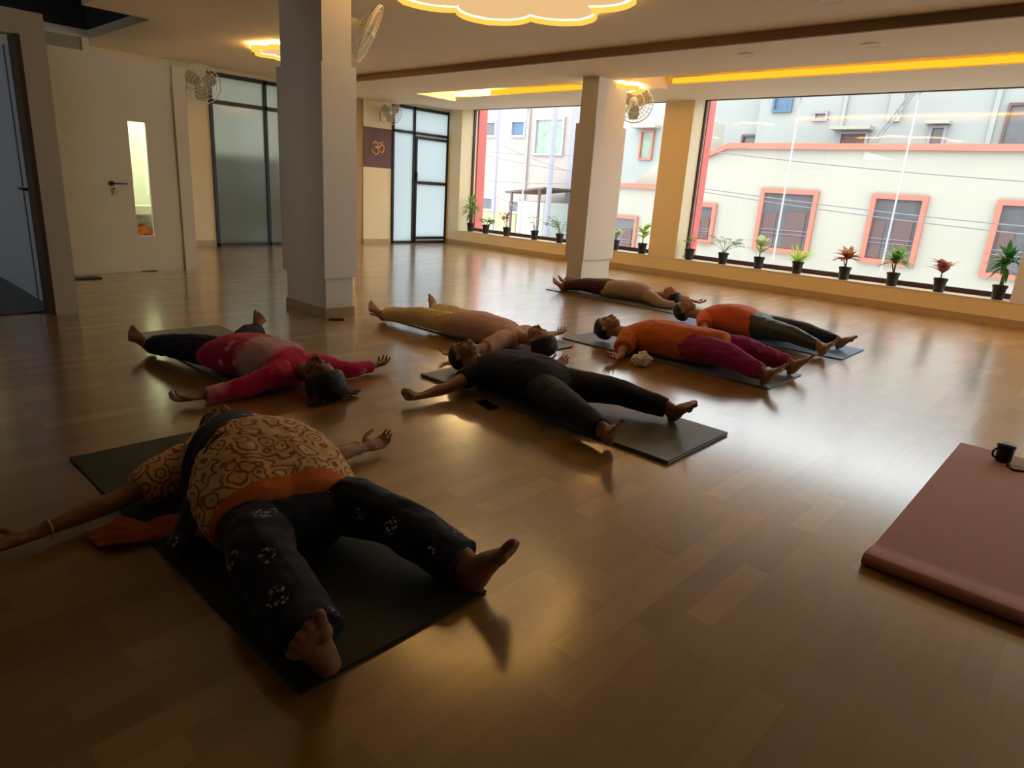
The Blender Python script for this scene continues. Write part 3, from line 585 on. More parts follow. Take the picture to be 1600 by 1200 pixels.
for (y, zt, sp, lm, st, lab) in PL:
    x = 9.975; pl = empty('potted_plant', (x, y, SZ), lab, 'plant', 'potted plants on the window sill'); h = .17; o = V(0, 0, 0)
    bm = bmesh.new(); cyl(bm, (0, 0, 0), (0, 0, h-.02), .058, .074, n=24, cap=False); cyl(bm, (0, 0, h-.025), (0, 0, h), .082, .082, n=24, cap=False)
    cyl(bm, (0, 0, 0), (0, 0, .004), .058, n=24); torus(bm, (0, 0, h), (0, 0, 1), .078, .005, 24, 5); bmesh.ops.remove_doubles(bm, verts=bm.verts, dist=.0001); link_mesh('pot', bm, POT, pl, True)
    bm = bmesh.new(); cyl(bm, (0, 0, h-.03), (0, 0, h-.02), .072, n=24); link_mesh('soil', bm, SOIL, pl)
    H = zt-SZ; R_ = random.uniform; sb = bmesh.new(); lb = bmesh.new()
    def rd(el): a_ = R_(0, 2*PI); e_ = math.radians(el+R_(-12, 12)); return V(math.cos(a_)*math.cos(e_), math.sin(a_)*math.cos(e_), math.sin(e_))
    if st == 'cane':
        top = V(0, 0, H*.58)
        for k, off in enumerate(((0, 0), (.02, -.012))): cyl(sb, (off[0], off[1], h-.03), (off[0]*1.5, off[1]*1.5, H*.58-.05*k), .015, .012, n=10)
        for k in range(34):
            e_ = 80-k*3.2; leaf(lb, top+V(0, 0, R_(-.06, .08)), rd(e_), R_(.75, 1)*max(sp*1.05, H*.36), R_(.014, .022), .9)
    elif st == 'bush':
        for k in range(9):
            d = rd(62); cyl(sb, (0, 0, h-.02), d*(H*.6)+V(0, 0, .02), .004, n=6)
            for j in range(7): leaf(lb, d*(H*.45)*R_(.8, 1.2)+V(0, 0, h*.4), rd(35), R_(.05, .09), R_(.012, .02), .5, seg=4)
    elif st == 'sparse':
        for k in range(3):
            d = rd(74); tp = V(0, 0, h)+d*(H-h)*.7; cyl(sb, (0, 0, h-.02), tp, .006, .004, n=6)
            for j in range(6): leaf(lb, V(0, 0, h)+d*(H-h)*R_(.3, .75), rd(45), R_(.08, .14), R_(.014, .022), .4, seg=5)
    elif st == 'round':
        for k in range(8):
            d = rd(66); tp = V(0, 0, h)+d*(H-h)*R_(.5, .95); cyl(sb, (0, 0, h-.02), tp, .004, .003, n=6); leaf(lb, tp, rd(20), R_(.07, .11), R_(.03, .042), .5, seg=6)
    elif st == 'arch':
        for k in range(11):
            d = rd(66); L = (H-h)*R_(.95, 1.35); p0 = V(0, 0, h-.02); dr = d.copy()
            for j in range(8):
                q = p0+dr*L/8; cyl(sb, p0, q, .0035, .003, n=5); p0 = q; dr = (dr+V(dr.x*.10, dr.y*.10, -.16)).normalized()
                if j > 2:
                    for s_ in (0, 1): leaf(lb, p0, rd(15), R_(.05, .08), R_(.012, .018), .4, seg=4)
    elif st == 'broad':
        cyl(sb, (0, 0, h-.02), (.005, .01, H*.72), .010, .006, n=8)
        for k in range(17): leaf(lb, V(0, 0, h+(H*.72-h)*R_(.25, 1)), rd(50), R_(.13, .20), R_(.026, .036), .7, seg=7)
    elif st == 'spike':
        for k in range(44): leaf(lb, V(R_(-.02, .02), R_(-.02, .02), h-.02), rd(R_(35, 80)), R_(.75, 1.05)*(H-h+.03), R_(.006, .010), .7, seg=6)
        cyl(sb, (0, 0, h-.02), (0, 0, h+.04), .02, n=8)
    elif st == 'rosette':
        cyl(sb, (0, 0, h-.02), (0, 0, h+(H-h)*.42), .012, .010, n=8); cyl(sb, (.01, 0, h-.02), (.04, .05, h+(H-h)*.3), .009, .007, n=8)
        for k in range(26): leaf(lb, V(0, 0, h+(H-h)*R_(.28, .45)), rd(72-k*2.6), R_(.85, 1.0)*max((H-h)*.62, sp*.8), R_(.022, .032), .8, seg=7)
    for v in lb.verts: v.co.x *= 1.15; v.co.y *= 1.22; v.co.z = h+(v.co.z-h)*1.08 if v.co.z > h else v.co.z
    for bb in (sb, lb):
        for v in bb.verts:
            v.co.x = max(-.24, min(.20, v.co.x))
            if y < 1.2: v.co.y = max(v.co.y, -.12)
    link_mesh('stem', sb, STEM if lm in (LR, LP, LG) else STEMG, pl, True); link_mesh('foliage', lb, lm, pl, True)

# ================================================================ YOGA MATS
def yoga_mat(x0, x1, y0, y1, t, m, lab, name='yoga_mat'):
    bm = bmesh.new(); nx, ny = 8, 24
    box(bm, x0, x1, y0, y1, 0.001, t)
    bmesh.ops.bevel(bm, geom=bm.edges[:], offset=min(.004, t*.3), segments=2, affect='EDGES')
    c = ((x0+x1)/2, (y0+y1)/2, 0)
    return tag(link_mesh(name, bm, m, None, False, origin=c), lab, 'yoga mat')
MGREEN = mat('dark green mat', (.030, .038, .026), .55, bump=.3, bscale=300, nz=.1)
MGREY = mat('charcoal mat', (.13, .135, .115), .30, bump=.2, bscale=300, nz=.1)
MBLUEG = mat('slate blue mat', (.13, .16, .20), .33, bump=.2, bscale=300, nz=.1)
MBLUE = mat('sky blue mat', (.12, .28, .55), .5, bump=.2, bscale=300)
MPINK = mat('dusty pink mat', (.60, .26, .18), .6, bump=.25, bscale=260, nz=.05)
MT = .010
yoga_mat(.66, 1.30, 1.21, 3.05, MT, MGREEN, 'dark green yoga mat under the person in the patterned peach tunic')
yoga_mat(1.62, 2.26, 3.42, 5.25, MT, MGREY, 'dark yoga mat under the person in the magenta top')
yoga_mat(3.62, 4.24, 3.16, 5.10, MT, MBLUEG, 'grey yoga mat under the person in yellow trousers')
yoga_mat(2.67, 3.31, 1.37, 3.20, .018, MGREY, 'thick charcoal yoga mat under the person dressed all in black')
yoga_mat(4.42, 5.04, 1.60, 3.42, MT, MBLUEG, 'grey blue yoga mat under the person in magenta trousers')
yoga_mat(5.90, 6.55, 1.58, 3.40, MT, MBLUE, 'sky blue yoga mat under the person in black leggings and red orange top')
yoga_mat(6.55, 7.15, 3.55, 5.40, MT, MGREY, 'dark yoga mat under the person in maroon trousers by the far pillar')
# pink mat with a rolled end
bm = bmesh.new(); prof = [(4.24, .001), (4.24, .022)]
for i in range(9): prof.append((2.60-.02*i, .022+.022*(.5-.5*math.cos(PI*i/8))))
for i in range(1, 12):
    a = PI*i/12; prof.append((2.44-.024*math.sin(a)*1.2, .022+.022*math.cos(a)))
prof.append((2.46, .001))
va = [bm.verts.new((x, .445-(.03 if x > 3 else 0)*0, z)) for x, z in prof]; vb = [bm.verts.new((x, -.22, z)) for x, z in prof]
bm.faces.new(va); bm.faces.new(vb[::-1])
for i in range(len(prof)): bm.faces.new((va[i], va[(i+1) % len(prof)], vb[(i+1) % len(prof)], vb[i]))
tag(link_mesh('yoga_mat', bm, MPINK, None, False, origin=(3.3, .1, 0)), 'empty dusty pink yoga mat with a rolled near edge at the right side', 'yoga mat')
# bottle cap shaped speaker and phone on it
b = empty('travel_mug', (4.09, .235, .022), 'small black travel mug standing on the far corner of the pink mat', 'mug'); 
bm = bmesh.new(); cyl(bm, (0, 0, 0), (0, 0, .082), .034, .040, n=32); cyl(bm, (0, 0, .078), (0, 0, .088), .042, n=32); bmesh.ops.bevel(bm, geom=[e for e in bm.edges if e.calc_length() < .02], offset=.001, segments=1, affect='EDGES'); link_mesh('cup', bm, BLACKP, b, True)
bm = bmesh.new(); cyl(bm, (0, 0, .088), (0, 0, .094), .040, .036, n=32); link_mesh('lid', bm, mat('grey lid', (.10, .13, .14), .3), b, True)
bm = bmesh.new(); torus(bm, (-.030, .028, .045), (.7, .7, 0), .026, .005, 24, 8); link_mesh('handle', bm, BLACKP, b, True)
def phone(loc, rz, lab, L=.15, w=.075, m=BLACKP, scr=None):
    p = empty('smartphone', loc, lab, 'phone', rz=rz)
    boxo('body', (-L/2, L/2, -w/2, w/2, 0, .009), m, p, bev=.0035)
    boxo('screen', (-L/2+.004, L/2-.004, -w/2+.004, w/2-.004, .0088, .0096), scr or mat('phone glass', (.01, .012, .013), .08), p)
phone((4.03, .135, .022), math.radians(-58), 'phone with a bright reflecting screen lying on the pink mat beside the black mug')
phone((2.60, 2.51, .001), math.radians(92-15), 'black phone lying on the floor beside the thick charcoal mat')
phone((3.21, 5.01, .001), math.radians(-35), 'dark phone lying on the floor at the foot of the near pillar', .13, .065)
tag(boxo('door_mat', (1.96, 2.26, 8.03, 8.20, .001, .012), BLACKP), 'small black mat on the floor by the corner of the white door wall', 'mat')

# ================================================================ PEOPLE
UPZ = V(0, 0, 1)
def hand(bm, W_, d, th, s=1.0, curl=1.0, up=None, fist=False):
    """wrist point, finger direction, thumb side; palm faces up"""
    d = Vector(d).normalized(); up = Vector(up) if up else UPZ; th = Vector(th); th = (th-d*th.dot(d)).normalized(); up = d.cross(th) if d.cross(th).z > 0 else th.cross(d)
    W_ = Vector(W_)
    loft(bm, [(W_-d*.03*s, .027*s, .021*s), (W_+d*.01*s, .029*s, .020*s), (W_+d*.045*s, .039*s, .017*s), (W_+d*.085*s, .042*s, .014*s), (W_+d*.10*s, .038*s, .012*s)], th, 16, 3)
    sph(bm, W_+d*.035*s+th*.022*s+up*.008*s, (.024*s, .018*s, .015*s), (d, th, up))      # thumb mound
    sph(bm, W_+d*.035*s-th*.022*s+up*.006*s, (.028*s, .013*s, .013*s), (d, th, up))
    base = curl*(22 if not fist else 70); add = curl*(28 if not fist else 85)
    for k, (off, L, r) in enumerate(((.031, .072, .0088), (.0105, .080, .0090), (-.0105, .074, .0086), (-.030, .058, .0078))):
        p = W_+d*(.092 if k != 3 else .084)*s+th*off*s; a = math.radians(base*(.8+.16*k)); spread = th*(off*2.6)
        seg = [L*.45, L*.30, L*.25]; pts = [(p-d*.012*s, r*s*1.05, r*s*1.05), (p, r*s*1.06, r*s*1.06)]
        for j, sl in enumerate(seg):
            dr = (d+spread*(1 if not fist else .3)).normalized()*math.cos(a)+up*math.sin(a); p = p+dr*sl*s
            pts.append((p, r*s*(1-.09*(j+1)), r*s*(1-.09*(j+1)))); a += math.radians(add*(.8+.12*k))
        loft(bm, pts, th, 10, 3)
    p = W_+d*.022*s+th*.028*s+up*.004*s; dr = (d*.62+th*.68+up*.30).normalized(); dr2 = (d*.88+th*.22+up*.38).normalized() if not fist else (d*.6-th*.6+up*.5).normalized()
    loft(bm, [(p-dr*.01*s, .012*s, .012*s), (p+dr*.035*s, .0115*s, .0115*s), (p+dr*.038*s+dr2*.026*s, .0105*s, .0105*s), (p+dr*.038*s+dr2*.048*s, .0085*s, .0085*s)], up, 10, 3)
def foot(bm, A, leg, f, med, s=1.0):
    """ankle point, leg direction (away from knee), toe direction, direction towards the other foot"""
    A = Vector(A); f = Vector(f).normalized(); leg = Vector(leg).normalized(); so = (leg-f*leg.dot(f)).normalized(); lat = f.cross(so)
    m = 1 if lat.dot(Vector(med)) > 0 else -1; lat = lat*m
    P = lambda a, b_, c=0: A+so*a*s+f*b_*s+lat*c*s
    loft(bm, [(P(-.04, -.005), .034*s, .036*s), (P(0, 0), .036*s, .038*s), (P(.03, -.012), .033*s, .040*s), (P(.052, -.016), .028*s, .034*s)], lat, 16, 3)
    loft(bm, [(P(.045, -.045), .027*s, .022*s), (P(.042, -.01), .031*s, .034*s), (P(.036, .035), .033*s, .034*s), (P(.046, .08), .040*s, .024*s), (P(.054, .112), .043*s, .017*s), (P(.057, .13), .040*s, .013*s)], lat, 16, 4)
    sph(bm, P(.056, .105, .025), .021*s)
    for k, (c_, L, r) in enumerate(((.031, .052, .0140), (.009, .046, .0104), (-.009, .040, .0098), (-.025, .034, .0092), (-.039, .028, .0090))):
        b0 = .122-.006*k*k*.35
        loft(bm, [(P(.056, b0, c_), r*s, r*s*.9), (P(.054, b0+L*.45, c_*1.10), r*s*.98, r*s*.88), (P(.058, b0+L*.85, c_*1.18), r*s*.98, r*s*.85)], lat, 10, 3)
    sph(bm, P(-.0, .0, .034), .012*s); sph(bm, P(-.0, -.004, -.034), .012*s)
def head_parts(bm, C, u, f, s):
    r = f.cross(u).normalized(); ax = (r, u, f); P = lambda a, b_, c=0: C+r*c*s+u*a*s+f*b_*s
    sph(bm, P(.028, -.012), (.077*s, .092*s, .092*s), ax, 28)
    sph(bm, P(-.02, .022), (.066*s, .075*s, .064*s), ax, 24)
    sph(bm, P(-.062, .036), (.050*s, .046*s, .046*s), ax, 20)      # jaw
    sph(bm, P(-.088, .058), (.024*s, .018*s, .020*s), ax, 14)      # chin
    for c in (-1, 1):
        sph(bm, P(-.028, .058, .036*c), (.026*s, .028*s, .020*s), ax, 14)   # cheeks
        sph(bm, P(.026, .072, .027*c), (.027*s, .010*s, .012*s), ax, 14)    # brow ridge
        sph(bm, P(.008, .070, .030*c), (.0165*s, .0105*s, .0125*s), ax, 14) # closed eye
        sph(bm, P(-.006, -.010, .076*c), (.009*s, .030*s, .018*s), ax, 14); sph(bm, P(-.028, -.006, .074*c), (.008*s, .010*s, .010*s), ax, 10)
        sph(bm, P(-.034, .094, .012*c), (.009*s, .008*s, .009*s), ax, 12)   # nostrils
    loft(bm, [(P(.018, .078), .008*s, .008*s), (P(-.005, .090), .009*s, .010*s), (P(-.026, .103), .012*s, .011*s)], r, 12, 3)
    sph(bm, P(-.029, .104), (.0125*s, .011*s, .011*s), ax, 12)
    sph(bm, P(-.055, .084), (.024*s, .0065*s, .009*s), ax, 14); sph(bm, P(-.065, .083), (.021*s, .0075*s, .009*s), ax, 14)
def lateral_perp(u): return UPZ.cross(u).normalized()

def person(name_label, J, head_dir, skinm, shirt, pants, s=1.0, mt=MT, vox=.006, face=None, hairm=None, hair='short', fistB=False, curl=1.0, fs=1.0, hs=1.0):
    """J: world joints. A = side towards +lateral. shirt / pants: dicts of sizes and material."""
    J = {k: Vector(v) for k, v in J.items()}; J = {k: V(v.x, v.y, v.z) for k, v in J.items()}
    org = V(J['pelvis'].x, J['pelvis'].y, mt); root = empty('person', org, name_label, 'person')
    u = Vector(head_dir).normalized(); lat = (J['shA']-J['shB']).normalized(); lath = (J['hipA']-J['hipB']).normalized()
    f = Vector(face) if face else UPZ.copy(); f = (f-u*f.dot(u)).normalized()
    ub = V(J['neck'].x-J['pelvis'].x, J['neck'].y-J['pelvis'].y, 0).normalized()
    zb = mt+.004
    # ---- skin
    bm = bmesh.new(); head_parts(bm, J['head'], u, f, s)
    loft(bm, [(J['head']-u*.03*s-f*.02*s, .052*s, .052*s), (J['neck'], .052*s, .050*s), (J['neck']-ub*.07, .09*s, .06*s)], lat, 16, 3)
    ch = J['neck']-ub*.13; tz = lambda p, z: V(p.x, p.y, z)
    loft(bm, [(tz(ch+ub*.05, zb+.085), .13*s, .055*s), (tz(ch, zb+.09), .15*s, .075*s), (tz(ch-ub*.15, zb+.09), .13*s, .075*s), (tz(J['pelvis'], zb+.09), .15*s, .08*s)], lat, 20, 4)
    for S in 'AB':
        sh, el, wr, tip = J['sh'+S], J['el'+S], J['wr'+S], J['tip'+S]
        loft(bm, [(sh.lerp(ch, .35), .05*s, .05*s), (sh, .050*s, .048*s), (sh.lerp(el, .5), .043*s, .042*s), (el, .036*s, .035*s), (el.lerp(wr, .3), .037*s, .035*s), (el.lerp(wr, .75), .028*s, .026*s), (wr, .026*s, .020*s)], lateral_perp(ub), 14, 4) if abs((el-sh).normalized().dot(lateral_perp(ub))) < .5 else \
        loft(bm, [(sh.lerp(ch, .35), .05*s, .05*s), (sh, .050*s, .048*s), (sh.lerp(el, .5), .043*s, .042*s), (el, .036*s, .035*s), (el.lerp(wr, .3), .037*s, .035*s), (el.lerp(wr, .75), .028*s, .026*s), (wr, .026*s, .020*s)], ub, 14, 4)
        dd = (tip-wr); tH = ub if abs(dd.normalized().dot(ub)) < .8 else (lat if S == 'A' else -lat)
        th = J.get('th'+S, tH); hand(bm, wr+dd.normalized()*.005, dd, th, s*.98, curl, fist=(fistB and S == 'B'))
        hp, kn, an, toe = J['hip'+S], J['knee'+S], J['ank'+S], J['toe'+S]
        loft(bm, [(hp, .075*s, .07*s), (hp.lerp(kn, .5), .065*s, .062*s), (kn, .052*s, .052*s), (kn.lerp(an, .3), .050*s, .050*s), (kn.lerp(an, .8), .034*s, .036*s), (an, .033*s, .036*s)], lat, 14, 4)
        foot(bm, an, an-kn, toe-an, (lat if S == 'B' else -lat), s*fs)
    organic('body', bm, skinm, vox*.85, root, org, 2, zmin=mt+.001)
    # ---- trousers
    P = pants; bm = bmesh.new(); pz = P.get('top', .20)
    loft(bm, [(tz(J['pelvis']+ub*.10, zb+pz/2), P['hw']*.95, pz/2), (tz(J['pelvis'], zb+pz/2), P['hw'], pz/2), (tz(J['pelvis']-ub*.08, zb+pz/2*.9), P['hw']*.92, pz/2*.85)]+([(tz(J['pelvis']-ub*P['drape'], zb+pz/2*.85), P['hw']*.9, pz/2*.85)] if 'drape' in P else []), lath, 24, 4, ex=2.4)
    for S in 'AB':
        hp, kn, an = J['hip'+S], J['knee'+S], J['ank'+S]; en = kn.lerp(an, P.get('len', .93)); rr_ = P['r']
        up_ = lambda p, r_: V(p.x, p.y, max(zb+r_, p.z+.004))
        loft(bm, [(tz(hp, zb+rr_[0]), rr_[0]*1.1, rr_[0]), (up_(hp.lerp(kn, .45), rr_[1]), rr_[1]*1.1, rr_[1]), (up_(kn, rr_[2]), rr_[2]*1.1, rr_[2]), (up_(kn.lerp(en, .4), rr_[3]*.8), rr_[3]*1.1, rr_[3]), (en, rr_[4]*P.get('flare', 1), rr_[4])], lat, 18, 5, cap=.15)
    wk = P.get('wr', .004); sc_ = P.get('ws', 14)
    organic('trousers', bm, P['mat'], vox, root, org, 2, zmin=mt+.002, wrinkle=lambda p: wk*(noise.noise(V(p.x*sc_, p.y*sc_*.8, p.z*sc_))+.5*noise.noise(p*sc_*2.3)))
    # ---- shirt
    T = shirt; bm = bmesh.new(); ne = J['neck']; L = (tz(ne, 0)-tz(J['pelvis'], 0)).length
    st = []
    for (t, hw, top) in T['st']:       # t: 0 at pelvis, 1 at neck
        c = tz(J['pelvis'], 0).lerp(tz(ne, 0), t)
        if 'bend' in T: c = c+Vector(T['bend'])*math.sin(PI*max(0, min(1, t)))
        st.append((V(c.x, c.y, zb-.01+top/2), hw, top/2+.01))
    loft(bm, st, lat, 28, 5, cap=T.get('cap', .3), ex=2.3)
    for (A_, B_, S) in (('shA', 'elA', 'A'), ('shB', 'elB', 'B')):
        sh, el, wr = J['sh'+S], J['el'+S], J['wr'+S]; q = T.get('sleeve', 1.0); sr = T.get('sr', (.075, .062, .05, .042))
        inn = sh.lerp(tz(ch, sh.z), .5)
        if q <= 1: pts = [(inn, sr[0], sr[0]), (sh, sr[0]*.95, sr[0]*.92), (sh.lerp(el, q*.55), sr[1], sr[1]*.95), (sh.lerp(el, q), sr[2], sr[2]*.9)]
        else: pts = [(inn, sr[0], sr[0]), (sh, sr[0]*.95, sr[0]*.92), (sh.lerp(el, .5), sr[1], sr[1]), (el, sr[2], sr[2]), (el.lerp(wr, (q-1)*.6), sr[3]*1.05, sr[3]), (el.lerp(wr, q-1), sr[3], sr[3])]
        loft(bm, pts, ub if abs((el-sh).normalized().dot(ub)) < .7 else lat, 16, 4, cap=.12)
    w1 = T.get('wr', .006); s1 = T.get('ws', 9)
    hem = (lambda p: (V(p.x, p.y, 0)-tz(J['pelvis'], 0)).dot(ub))
    organic('shirt', bm, T['mat'], vox, root, org, 2, zmin=mt+.003, wrinkle=lambda p: w1*(noise.noise(V(p.x*s1, p.y*s1*.7, p.z*s1))+.6*noise.noise(V(p.x*s1*2.2, p.y*s1*2, p.z*s1*2))), attr=hem)
    # ---- face details and hair
    r = f.cross(u).normalized(); C = J['head']; Pp = lambda a, b_, c=0: C+r*c*s+u*a*s+f*b_*s
    for c in (-1, 1):
        bm = bmesh.new(); loft(bm, [(Pp(.022, .084, .012*c), .0035*s, .0025), (Pp(.028, .084, .026*c), .0045*s, .003), (Pp(.020, .072, .046*c), .003*s, .002)], u, 8, 3); link_mesh('eyebrow', bm, hairm or HAIR, root, True, origin=org)
        bm = bmesh.new(); loft(bm, [(Pp(.003, .076, .018*c), .0014, .0012), (Pp(-.001, .083, .030*c), .002, .0015), (Pp(.003, .074, .043*c), .0014, .0012)], u, 8, 3); link_mesh('eyelashes', bm, hairm or HAIR, root, True, origin=org)
    bm = bmesh.new(); loft(bm, [(Pp(-.058, .083, -.022), .003*s, .003*s), (Pp(-.058, .0925, -.008), .0065*s, .005*s), (Pp(-.058, .0925, .008), .0065*s, .005*s), (Pp(-.058, .083, .022), .003*s, .003*s)], u, 10, 3); link_mesh('lips', bm, LIPS, root, True, origin=org)
    bm = bmesh.new(); bmesh.ops.create_icosphere(bm, subdivisions=5, radius=1)
    for v in bm.verts:
        d = v.co.normalized(); pa, pu, pf = d.x, d.y, d.z
        k = 1.10+.03*noise.noise(V(pa*3, pu*3, pf*14)); m_ = pf*.85-pu*.55+.04*noise.noise(V(pa*5, pu*5, 1))      # front and low = face
        if m_ > .22: k = 1.10-.30*min(1, (m_-.22)*3.5)**1.5
        if pu < -.35: k *= 1-.25*min(1, (-.35-pu)*2)
        if k > 1: k *= 1+(hs-1)*min(1, (k-1)*10)*max(0, min(1, .75-pf*.9))
        v.co = C+u*(.028+.05*(hs-1))*s-f*.012*s + (r*pa*.078+u*pu*.094+f*pf*.094)*k*s
        if v.co.z < mt+.002: v.co.z = mt+.002
    if hair == 'bun': sph(bm, C+u*.10*s-f*.05*s, (.045*s, .04*s, .038*s), (r, u, f), 20)
    if hair == 'long':
        for k in range(26):
            rnd = random.Random(k+7); a = (k-12.5)/13; p0 = C-f*.045*s+r*a*.085*s+u*.085*s; dr = (u*rnd.uniform(.5, 1)+r*(a*.8+rnd.uniform(-.25, .25))-f*.45).normalized()
            pts = []
            for j in range(5):
                pts.append((V(p0.x, p0.y, max(mt+.012, p0.z)), .022*(1-j*.17), .016*(1-j*.17))); p0 = p0+dr*.042; dr = (dr-f*.25+r*rnd.uniform(-.25, .25)).normalized()
            loft(bm, pts, r, 8, 3)
    link_mesh('hair', bm, hairm or HAIR, root, True, origin=org)
    return root, org

def cloth_pattern(name, base, second, kind, hem=None, hemcol=None, rough=.8, yoke=None):
    m, nt, b = newmat(name); L = nt.links; tc = N(nt, 'ShaderNodeTexCoord'); b.inputs['Roughness'].default_value = rough; b.inputs['Sheen Weight'].default_value = .15; b.inputs['Specular IOR Level'].default_value = .25
    if kind == 'swirl':
        nz = N(nt, 'ShaderNodeTexNoise', Scale=9.0, Detail=2.0); L.new(tc.outputs['Object'], nz.inputs['Vector'])
        va = N(nt, 'ShaderNodeVectorMath', operation='MULTIPLY_ADD'); va.inputs[1].default_value = (.10, .10, .10); L.new(nz.outputs['Color'], va.inputs[0]); L.new(tc.outputs['Object'], va.inputs[2])
        vo = N(nt, 'ShaderNodeTexVoronoi', Scale=15.0); L.new(va.outputs[0], vo.inputs['Vector'])
        sn = N(nt, 'ShaderNodeMath', operation='SINE'); mu = N(nt, 'ShaderNodeMath', operation='MULTIPLY'); mu.inputs[1].default_value = 21.0
        L.new(vo.outputs['Distance'], mu.inputs[0]); L.new(mu.outputs[0], sn.inputs[0])
        cr = N(nt, 'ShaderNodeMapRange'); cr.inputs[1].default_value = .15; cr.inputs[2].default_value = .6; L.new(sn.outputs[0], cr.inputs[0]); fac = cr.outputs[0]
    elif kind == 'dots':
        vo = N(nt, 'ShaderNodeTexVoronoi', Scale=26.0); L.new(tc.outputs['Object'], vo.inputs['Vector'])
        cr = N(nt, 'ShaderNodeMapRange'); cr.inputs[1].default_value = .22; cr.inputs[2].default_value = .14; L.new(vo.outputs['Distance'], cr.inputs[0]); fac = cr.outputs[0]
    elif kind == 'motif':      # sparse ring shaped flowers
        vo = N(nt, 'ShaderNodeTexVoronoi', Scale=7.5); vo.inputs['Randomness'].default_value = .75; L.new(tc.outputs['Object'], vo.inputs['Vector'])
        a1 = N(nt, 'ShaderNodeMath', operation='SUBTRACT'); a1.inputs[1].default_value = .17; L.new(vo.outputs['Distance'], a1.inputs[0])
        a2 = N(nt, 'ShaderNodeMath', operation='ABSOLUTE'); L.new(a1.outputs[0], a2.inputs[0])
        cr = N(nt, 'ShaderNodeMapRange'); cr.inputs[1].default_value = .075; cr.inputs[2].default_value = .03; L.new(a2.outputs[0], cr.inputs[0])
        n2 = N(nt, 'ShaderNodeTexVoronoi', Scale=80.0); L.new(tc.outputs['Object'], n2.inputs['Vector']); c2 = N(nt, 'ShaderNodeMapRange'); c2.inputs[1].default_value = .5; c2.inputs[2].default_value = .3; L.new(n2.outputs['Distance'], c2.inputs[0])
        mm = N(nt, 'ShaderNodeMath', operation='MULTIPLY'); L.new(cr.outputs[0], mm.inputs[0]); L.new(c2.outputs[0], mm.inputs[1])
        n3 = N(nt, 'ShaderNodeMath', operation='GREATER_THAN'); n3.inputs[1].default_value = .1; se = N(nt, 'ShaderNodeSeparateColor'); L.new(vo.outputs['Color'], se.inputs[0]); L.new(se.outputs[0], n3.inputs[0])
        m3 = N(nt, 'ShaderNodeMath', operation='MULTIPLY'); L.new(mm.outputs[0], m3.inputs[0]); L.new(n3.outputs[0], m3.inputs[1]); fac = m3.outputs[0]
    elif kind == 'blotch':
        n1 = N(nt, 'ShaderNodeTexVoronoi', Scale=9.0); L.new(tc.outputs['Object'], n1.inputs['Vector']); cr = N(nt, 'ShaderNodeMapRange'); cr.inputs[1].default_value = .24; cr.inputs[2].default_value = .15; L.new(n1.outputs['Distance'], cr.inputs[0]); fac = cr.outputs[0]
    else:
        n1 = N(nt, 'ShaderNodeTexNoise', Scale=7.0, Detail=5.0); L.new(tc.outputs['Object'], n1.inputs['Vector']); fac = n1.outputs['Fac']
    mx = N(nt, 'ShaderNodeMix', data_type='RGBA'); mx.inputs[6].default_value = (*base, 1); mx.inputs[7].default_value = (*second, 1); L.new(fac, mx.inputs[0]); outc = mx.outputs[2]
    at = N(nt, 'ShaderNodeAttribute', attribute_name='axial')
    def zone(outc, lo, hi, col, soft=.002, wob=0):
        src = at.outputs['Fac']
        if wob:
            nw = N(nt, 'ShaderNodeTexNoise', Scale=11.0, Detail=3.0); L.new(tc.outputs['Object'], nw.inputs['Vector']); ad = N(nt, 'ShaderNodeMath', operation='MULTIPLY_ADD'); ad.inputs[1].default_value = wob; L.new(nw.outputs['Fac'], ad.inputs[0]); L.new(src, ad.inputs[2]); src = ad.outputs[0]
        a = N(nt, 'ShaderNodeMapRange'); a.inputs[1].default_value = lo-soft; a.inputs[2].default_value = lo+soft; L.new(src, a.inputs[0])
        b2 = N(nt, 'ShaderNodeMapRange'); b2.inputs[1].default_value = hi+soft; b2.inputs[2].default_value = hi-soft; L.new(src, b2.inputs[0])
        ml = N(nt, 'ShaderNodeMath', operation='MULTIPLY'); L.new(a.outputs[0], ml.inputs[0]); L.new(b2.outputs[0], ml.inputs[1])
        m2 = N(nt, 'ShaderNodeMix', data_type='RGBA'); L.new(ml.outputs[0], m2.inputs[0]); L.new(outc, m2.inputs[6]); m2.inputs[7].default_value = (*col, 1); return m2.outputs[2]
    if hem is not None: outc = zone(outc, -9, hem, hemcol)
    if yoke: outc = zone(outc, yoke[0], yoke[1], yoke[2], .03, .12)
    L.new(outc, b.inputs['Base Color'])
    nb = N(nt, 'ShaderNodeTexNoise', Scale=35.0, Detail=4.0); L.new(tc.outputs['Object'], nb.inputs['Vector']); bp = N(nt, 'ShaderNodeBump', Strength=.35, Distance=.006); L.new(nb.outputs['Fac'], bp.inputs['Height']); L.new(bp.outputs[0], b.inputs['Normal'])
    return m
PEACH = cloth_pattern('peach tunic with brown swirls', (.92, .60, .27), (.42, .16, .055), 'swirl', -.158, (.85, .20, .03))
NAVY = cloth_pattern('navy trousers with white flower rings', (.010, .012, .028), (.45, .5, .5), 'motif')
MAGENTA = cloth_pattern('magenta top with pale flowers', (.55, .012, .075), (.75, .26, .34), 'blotch', yoke=(.32, .54, (.62, .34, .33)))
NAVYP = mat('navy cotton', (.008, .010, .022), .85, bump=.4, bscale=40)
DUSTY = cloth_pattern('dusty pink top', (.62, .34, .26), (.70, .42, .33), 'noise')
MUSTARD = cloth_pattern('pale yellow trousers', (.68, .46, .15), (.80, .62, .28), 'noise')
BLACKC = mat('black jersey', (.010, .012, .017), .85, bump=.3, bscale=50, nz=.2)
BLACKC2 = mat('black leggings', (.011, .012, .014), .75, bump=.3, bscale=50)
